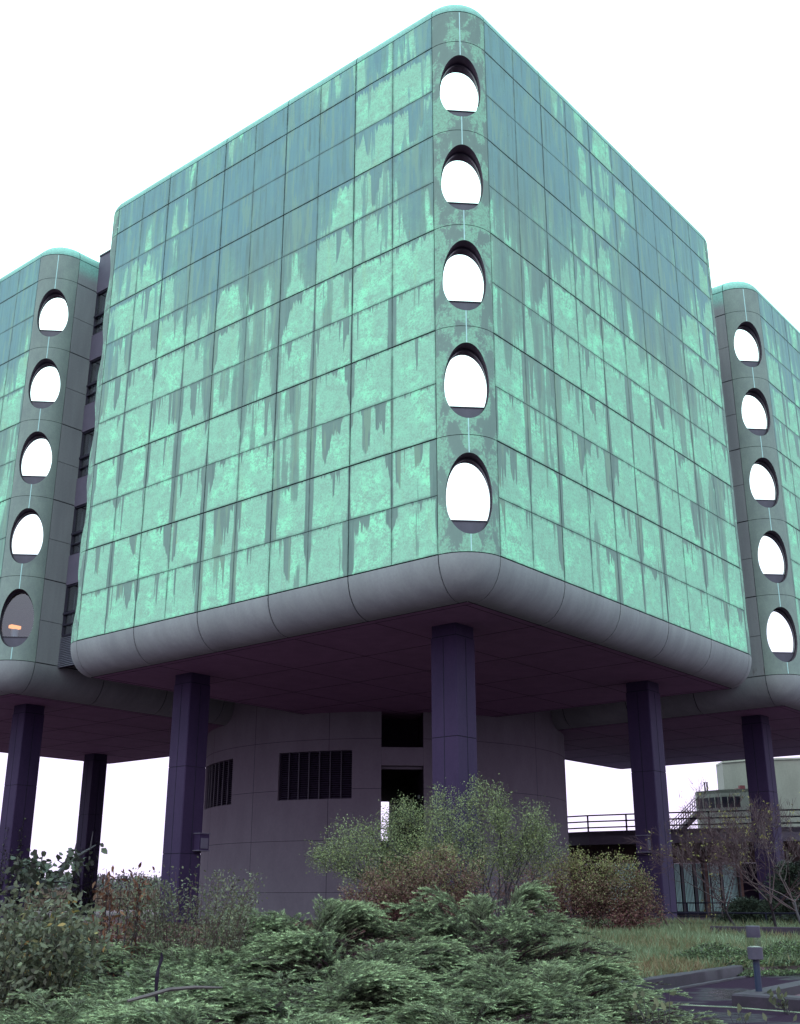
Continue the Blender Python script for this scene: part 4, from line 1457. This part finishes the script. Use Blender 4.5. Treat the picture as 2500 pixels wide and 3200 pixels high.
# climbers on the two left columns
def climber(cx, cy, label, n, seed, zmax, dens=1.0):
    r = np.random.default_rng(seed)
    X, Y = (cx-cy)*R2, (cx+cy)*R2
    root = tag(empty('climbing_ivy', (X, Y, .4), pi/4), label, 'ivy', 'ivy on the left columns')
    m = MB(); cs = []
    for k in range(14):
        side = r.integers(0, 2)
        u = r.uniform(-.55, .55); z = 0.0
        pts = []
        zz = zmax*r.uniform(.35, 1.0)
        for z in np.linspace(0, zz, 12):
            u = np.clip(u+r.normal(0, .07), -.6, .6)
            off = .57+r.uniform(0, .05)
            pts.append((u, -off, z) if side else (-off, u, z))
        m.tube(pts, .012, 3)
        for p in pts: cs.append(p)
    for k in range(10):
        z = r.uniform(1, zmax*.6); a = r.uniform(pi*.95, pi*1.6)
        p0 = np.array([cos(a)*.6, sin(a)*.6, z])
        m.tube([p0, p0+np.array([r.normal(-.3, .3), r.normal(-.3, .3), r.uniform(-.3, .4)]), p0+np.array([r.normal(-.6, .4), r.normal(-.6, .4), r.uniform(-.8, .4)])], [.014, .009, .004], 3)
    m.build('vines', BARK, root)
    cs = np.array(cs)
    w = cs[:, 2] < zmax*.75
    cs = np.concatenate([cs, cs[cs[:, 2] < zmax*.35], cs[cs[:, 2] < zmax*.25]])
    V, t = leaf_cloud(cs, np.tile([[0, 0, -.4]], (len(cs), 1)), n, .07, .11, .8, r, .4, 'o', (.35, .25))
    link('foliage', np_mesh('foliage', V.reshape(-1, 3), 6, VINE, t), root)


climber(cA, 26.05+cA, 'ivy creeping up the column at the left edge of the photo', 3, 51, 5.0)
climber(cB, 26.05+cB, 'tangled ivy and bare vines on the lower half of the second column from the left', 6, 52, 4.5)

# bare trees and conifer at the right
YEL = mat_leaf('sparse_yellow_leaves', [(0, (.10, .06, .03)), (.5, (.22, .18, .06)), (1, (.34, .32, .12))], .5, .3)


def bare_tree(label, px, D, H, seed, lean, depth=5, leaves=2, group='bare autumn trees by the low building'):
    r = np.random.default_rng(seed)
    x, y = plan(px, D); gz = float(ground_z(x, y))-.05
    root = tag(empty('bare_tree', (x, y, gz)), label, 'tree', group)
    m = MB(); tips = []
    d0 = unit(np.array([0, 0, 1.0])+RR*lean)
    p = np.zeros(3); pts = [p]
    n = 4
    for i in range(n):
        d0 = unit(d0+r.normal(0, .10, 3)); p = p+d0*H*.26/n; pts.append(p)
    m.tube(pts, [.062, .052, .046, .038, .03], 7)
    tr = m.build('trunk', BARK, root)
    m2 = MB()
    for k in range(6):
        a = r.uniform(0, 2*pi)
        nd = unit(d0*.8+np.array([cos(a), sin(a), 0])*.85+RR*lean*.6)
        grow(m2, pts[-1-(k % 2)].copy(), nd, H*.29, .021, depth-1, r, tips, 3, .55, .10, 3, .70)
    m2.build('branches', TWIG, root)
    cs = np.array([t[0] for t in tips]); ds = np.array([t[1] for t in tips])
    sel = r.uniform(0, 1, len(cs)) < .032
    if sel.any():
        V, t = leaf_cloud(cs[sel], ds[sel], leaves, .05, .085, .4, r, .3, 'o', (.55, .25))
        link('leaves', np_mesh('leaves', V.reshape(-1, 3), 6, YEL, t), root)
    return root


bare_tree('bare tree with a few yellow leaves leaning left in front of the blinds', 2302, 38, 4.5, 61, -.62, 6)
bare_tree('bare tree with thin pale twigs just left of the far right column', 2420, 36, 4.4, 62, -.1, 6)
bare_tree('bare tree cut by the right edge of the photo behind the bollard lamp', 2520, 34, 4.6, 63, -.35, 6, 3)


def conifer(label, px, D, W_, H, seed):
    r = np.random.default_rng(seed)
    x, y = plan(px, D); gz = float(ground_z(x, y))
    root = tag(empty('dark_conifer', (x, y, gz)), label, 'conifer', 'dark low conifers by the low building')
    m = MB(); m.tube([(0, 0, -.1), (0, 0, H*.8)], [.06, .02], 6)
    out, tn = [], []
    for k in range(170):
        a = r.uniform(0, 2*pi); hz = r.uniform(.08, 1)**1.0
        R_ = W_*(1-hz*.75)*r.uniform(.6, 1.1)
        d = np.array([cos(a), sin(a), .25]); s0 = np.array([0, 0, hz*H*.85])
        L = R_; n = 70
        u = r.uniform(.25, 1, n)
        B = s0+d*(u*L)[:, None]; B[:, 2] -= .25*u**2*L
        B += r.normal(0, .07, (n, 3))
        nd = unit(d+r.normal(0, .6, (n, 3)))
        out.append(tris(B, nd, unit(np.cross(nd, r.normal(0, 1, (n, 3)))), np.full(n, .16), np.full(n, .035)))
        tn.append(np.clip(r.normal(.35, .14)+.25*u, 0, .8))
    m.build('trunk', BARK, root)
    link('foliage', np_mesh('foliage', np.concatenate(out).reshape(-1, 3), 3, DARKJ, np.concatenate(tn)), root)


DARKJ = mat_leaf('dark_conifer_needles', [(0, (.010, .008, .012)), (.5, (.020, .026, .020)), (1, (.05, .06, .04))], .7, .1, .2)
conifer('low spreading dark conifer in front of the blinds', 2330, 42, 1.7, 1.05, 71)
conifer('bushy dark conifer at the right edge behind the railing', 2490, 42, 2.1, 2.6, 72)

# near weeds at the lower right, over the path edge
r_ = np.random.default_rng(77)


def sprig(label, px, D, pts, size, seed, z=None):
    r = np.random.default_rng(seed)
    x, y = plan(px, D); gz = float(ground_z(x, y)) if z is None else z
    root = tag(empty('leafy_sprig', (x, y, max(gz, 0))), label, 'weed', 'weeds at the edge of the path')
    o = np.array([x, y, max(gz, 0)])
    m = MB(); V = []
    for (qx, qy) in pts:
        tip = spot(qx, qy, D+r.uniform(-.1, .1))-o
        b0 = np.array([r.normal(0, .05), r.normal(0, .05), 0])
        mid = (b0+tip)/2+np.array([0, 0, .06])
        m.tube([b0, mid, tip], [.004, .003, .002], 4)
        d = unit(np.array([[r.normal(0, .5), r.normal(0, .3)-.2, r.uniform(.2, 1)]]))
        s_ = unit(np.cross(d, np.array([[0.2*r.normal(), 1, .35]])))
        V.append(ovates(tip[None], d, s_, np.array([size*r.uniform(.8, 1.25)]), np.array([size*.55])))
        for w in (.55, .8):
            d = unit(r.normal(0, .6, (1, 3))+np.array([[0, -.2, .4]])); s_ = unit(np.cross(d, r.normal(0, 1, (1, 3))))
            V.append(ovates((b0+(tip-b0)*w)[None], d, s_, np.array([size*.7]), np.array([size*.4])))
    m.build('stems', BARK, root)
    V = np.concatenate(V)
    link('leaves', np_mesh('leaves', V.reshape(-1, 3), 6, WEED, r.uniform(.3, .9, len(V))), root)


def zb(x, y): return 1950+x/3.1018, 2850+y/3.1018


sprig('round-leaved sprig at the juniper edge in front of the path', 2050, 8.4, [zb(*q) for q in [(95, 840), (185, 830), (135, 890), (400, 900), (440, 800), (400, 960), (270, 960), (330, 930), (100, 960), (220, 1000)]], .062, 81, .1)
sprig('small leafy sprig at the bottom edge below the planter', 2320, 8.2, [zb(*q) for q in [(1030, 1010), (1110, 990), (1160, 1020), (1090, 1050), (1180, 1060), (1130, 960), (1380, 1060), (1640, 1060)]], .055, 82, .0)
sprig('pale leafy sprig growing against the planter kerb', 2425, 15.6, [zb(*q) for q in [(1390, 790), (1440, 830), (1475, 780), (1530, 850), (1480, 890), (1550, 830), (1420, 880), (1530, 900), (1500, 800)]], .10, 83, .0)

# fallen stick and dark stump in the junipers
b = MB(); b.tube([spot(*z3(x, y), D) for x, y, D in [(850, 1340, 7.6), (1000, 1300, 7.7), (1130, 1262, 7.8), (1300, 1248, 7.9), (1480, 1250, 8.0)]], [.010, .013, .013, .012, .006], 6)
tag(b.build('fallen_stick', simple('bare_grey_stick', (.050, .032, .042), (.085, .058, .068), 6)), 'thin bare fallen stick lying on the junipers at lower left', 'stick')
b = MB(); b.tube([spot(1052/2.1325, 2500+1420/2.1325, 7.9), spot(1040/2.1325, 2500+1270/2.1325, 7.9), spot(1046/2.1325, 2500+1180/2.1325, 7.9), spot(1056/2.1325, 2500+1120/2.1325, 7.92), spot(1078/2.1325, 2500+1060/2.1325, 7.95), spot(1076/2.1325, 2500+1015/2.1325, 7.95)], [.009, .011, .014, .010, .012, .005], 8)
tag(b.build('dead_stump', M['dark']), 'short dark dead stump sticking up out of the junipers at lower left', 'stump')

# ------------------------------------------------------------------ grass, ground cover, far wood (masses nobody could count)
GRASS = mat_leaf('mixed_bed_grass', [(0, (.12, .055, .045)), (.3, (.17, .115, .065)), (.55, (.120, .135, .075)), (.85, (.150, .190, .120)), (1, (.28, .32, .22))], .6, .3)
N = 95000
D = 14+31*r_.uniform(0, 1, N)**1.25
px = r_.uniform(1480, 2580, N)
hor = np.array([sin(YAW), cos(YAW)])
lat = (px-1250)/3642*D
gxv = EYE[0]+sin(YAW)*D+cos(YAW)*lat; gyv = EYE[1]+cos(YAW)*D-sin(YAW)*lat
keep = ~inside(gxv, gyv, PATH) & (dist_poly(gxv, gyv, PATH) > .12)
gxv, gyv, D = gxv[keep], gyv[keep], D[keep]
n = len(gxv)
gzv = ground_z(gxv, gyv)
base = np.stack([gxv, gyv, gzv], 1)
patch = np.sin(gxv*1.3+.5*np.sin(gyv*.9))*.5+np.sin(gyv*.8+gxv*.5)*.5
dkerb = dist_poly(gxv, gyv, PATH)
dry = .6*np.exp(-((dkerb-.9)/1.3)**2)*(gxv < 2.5)
dr = unit(np.stack([r_.normal(0, .5, n), r_.normal(0, .5, n), np.full(n, .75)], 1))
sd = unit(np.cross(dr, r_.normal(0, 1, (n, 3))))
ln = (.05+.007*D)*r_.uniform(.5, 1.4, n)*(1-.2*dry)
wd = .010+.0012*D
tn = np.clip(.60+.16*patch+r_.normal(0, .14, n)-.45*dry, 0, 1)
o = link('grass', np_mesh('grass', tris(base, dr, sd, ln, wd*r_.uniform(.6, 1.3, n)).reshape(-1, 3), 3, GRASS, tn))
tag(o, 'mixed green and dry grass covering the raised bed right of the junipers', kind='stuff')

COVER = mat_leaf('trailing_ground_cover', [(0, (.040, .030, .032)), (.5, (.075, .095, .055)), (1, (.15, .20, .09))], .55, .25)
N = 26000
t_ = r_.uniform(0, 1, N); w_ = r_.uniform(-.25, 2.0, N)
A0, A1 = np.array([3.1, -10.1]), np.array([9.5, -6.6])
ddv = (A1-A0)/np.linalg.norm(A1-A0); nnv = np.array([-ddv[1], ddv[0]])
q = A0+(A1-A0)*t_[:, None]+nnv*w_[:, None]
zz = ground_z(q[:, 0], q[:, 1])
hump = .28*np.exp(-((w_-.9)/.6)**2)*(1+.4*np.sin(t_*19))+.03
base = np.column_stack([q, np.maximum(zz, 0)+hump*r_.uniform(.3, 1, N)])
dr = unit(np.column_stack([r_.normal(0, .6, N), r_.normal(-.3, .5, N), r_.uniform(.0, .7, N)]))
sd = unit(np.cross(dr, r_.normal(0, 1, (N, 3))))
o = link('ground_cover', np_mesh('ground_cover', ovates(base, dr, sd, np.full(N, .055)*r_.uniform(.6, 1.4, N), np.full(N, .03)).reshape(-1, 3), 6, COVER, np.clip(r_.normal(.5, .25, N), 0, 1)))
tag(o, 'trailing green ground cover spilling onto the path behind the bollard lamp', kind='stuff')

# scattered leaf litter and low greenery under the junipers and back to the building
N = 60000
D = 6+40*r_.uniform(0, 1, N)**1.6
px = r_.uniform(-200, 1900, N)
lat = (px-1250)/3642*D
gxv = EYE[0]+sin(YAW)*D+cos(YAW)*lat; gyv = EYE[1]+cos(YAW)*D-sin(YAW)*lat
keep = ~inside(gxv, gyv, PATH)
gxv, gyv = gxv[keep], gyv[keep]; n = len(gxv)
D = D[keep]
base = np.column_stack([gxv, gyv, ground_z(gxv, gyv)+r_.uniform(0, .06, n)])
dr = unit(np.column_stack([r_.normal(0, 1, (n, 2)), r_.uniform(-.1, .5, n)])); sd = unit(np.cross(dr, r_.normal(0, 1, (n, 3))+[0, 0, .001]))
LIT = mat_leaf('ground_litter', [(0, (.065, .022, .034)), (.5, (.12, .055, .050)), (.8, (.085, .080, .05)), (1, (.13, .15, .08))], .8, .1)
sz = .05+.002*D
o = link('leaf_litter', np_mesh('leaf_litter', ovates(base, dr, sd, sz*r_.uniform(.6, 1.4, n), sz*.55).reshape(-1, 3), 6, LIT, r_.uniform(0, 1, n)))
tag(o, 'fallen leaves and low greenery on the soil between and behind the junipers', kind='stuff')

WOOD = mat_leaf('far_autumn_wood', [(0, (.060, .045, .060)), (.4, (.085, .062, .075)), (.7, (.075, .088, .075)), (1, (.11, .12, .095))], .9, .0)
out, tn = [], []
for k in range(520):
    ang = r_.uniform(-38, 38)
    Dd = r_.uniform(230, 420)
    cx = EYE[0]+Dd*sin(YAW+radians(ang)); cy = EYE[1]+Dd*cos(YAW+radians(ang))
    H = r_.uniform(4.5, 7.5)*(Dd/300); Rr = r_.uniform(3, 7)*(Dd/300)
    n = 260
    u = r_.normal(0, 1, (n, 3)); u = unit(u)*r_.uniform(.4, 1, n)[:, None]**.5
    c = np.array([cx, cy, H*.52])+u*np.array([Rr, Rr, H*.52])
    d = unit(r_.normal(0, 1, (n, 3))); s_ = unit(np.cross(d, r_.normal(0, 1, (n, 3))))
    out.append(tris(c, d, s_, np.full(n, 1.0), np.full(n, .6))); tn.append(np.clip(r_.normal(r_.uniform(.1, .8), .12, n), 0, 1))
o = link('distant_wood', np_mesh('distant_wood', np.concatenate(out).reshape(-1, 3), 3, WOOD, np.concatenate(tn)))
tag(o, 'low hazy purple-brown line of far trees on the horizon', kind='stuff')

# rough brown brush in the middle distance seen under the left tower
out, tn = [], []
for k in range(260):
    Dd = r_.uniform(95, 210)
    pxx = r_.uniform(-300, 800)
    cx, cy = plan(pxx, Dd)
    H = r_.uniform(1.2, 2.6)*(Dd/150)**.5; n = 240
    u = unit(r_.normal(0, 1, (n, 3)))*r_.uniform(.3, 1, n)[:, None]**.5
    c = np.array([cx, cy, H*.4])+u*np.array([2.6, 2.6, H*.6])
    d = unit(r_.normal(0, 1, (n, 3))+[0, 0, 1]); s_ = unit(np.cross(d, r_.normal(0, 1, (n, 3))))
    out.append(tris(c, d, s_, np.full(n, .6), np.full(n, .16))); tn.append(np.clip(r_.normal(.35, .2, n), 0, 1))
BR = mat_leaf('dry_brush', [(0, (.09, .055, .05)), (.5, (.13, .08, .065)), (1, (.12, .11, .075))], .9, .1)
o = link('brush', np_mesh('brush', np.concatenate(out).reshape(-1, 3), 3, BR, np.concatenate(tn)))
tag(o, 'dry brown brush in the middle distance beyond the left columns', kind='stuff')

# ------------------------------------------------------------------ light: bright overcast
wd_ = bpy.data.worlds.new('World'); SC.world = wd_; wd_.use_nodes = True
nt = wd_.node_tree; nt.nodes.clear()
out_ = nt.nodes.new('ShaderNodeOutputWorld'); bg = nt.nodes.new('ShaderNodeBackground')
tc = nt.nodes.new('ShaderNodeTexCoord'); sx = nt.nodes.new('ShaderNodeSeparateXYZ'); rp = nt.nodes.new('ShaderNodeValToRGB')
nt.links.new(tc.outputs['Generated'], sx.inputs[0]); nt.links.new(sx.outputs[2], rp.inputs[0])
SUN_EL, SUN_AZ = radians(48), radians(205)
sky = nt.nodes.new('ShaderNodeTexSky'); sky.sky_type = 'NISHITA'; sky.sun_disc = False
sky.sun_elevation = SUN_EL; sky.sun_rotation = SUN_AZ; sky.dust_density = 6.0; sky.air_density = 2.0
el = rp.color_ramp.elements
el[0].position = 0.0; el[0].color = (.116, .104, .138, 1)
el[1].position = .14; el[1].color = (.135, .120, .165, 1)
e = el.new(.42); e.color = (.195, .255, .255, 1)
e = el.new(1.0); e.color = (.20, .36, .34, 1)
mulc = nt.nodes.new('ShaderNodeMix'); mulc.data_type = 'RGBA'; mulc.blend_type = 'MULTIPLY'; mulc.inputs[0].default_value = 1.0
nt.links.new(rp.outputs[0], mulc.inputs[6]); mulc.inputs[7].default_value = (100, 100, 100, 1)
add = nt.nodes.new('ShaderNodeMix'); add.data_type = 'RGBA'; add.blend_type = 'ADD'; add.inputs[0].default_value = .08
add.clamp_result = False
nt.links.new(mulc.outputs[2], add.inputs[6]); nt.links.new(sky.outputs[0], add.inputs[7])
nt.links.new(add.outputs[2], bg.inputs[0]); bg.inputs[1].default_value = .1
nt.links.new(bg.outputs[0], out_.inputs[0])

sl = bpy.data.lights.new('sun', 'SUN'); sl.energy = 1.2; sl.angle = radians(18); sl.color = (1.0, .97, .92)
so = bpy.data.objects.new('sun', sl); COL.objects.link(so)
from mathutils import Vector
sd_ = Vector((sin(SUN_AZ)*cos(SUN_EL), cos(SUN_AZ)*cos(SUN_EL), sin(SUN_EL)))
so.rotation_euler = sd_.to_track_quat('Z', 'Y').to_euler()
so.location = (0, -40, 60)

SC.view_settings.view_transform = 'Standard'
SC.view_settings.look = 'None'
SC.view_settings.exposure = 0.0
SC.view_settings.gamma = 1.0
SC.cycles.max_bounces = 6
SC.cycles.transparent_max_bounces = 12
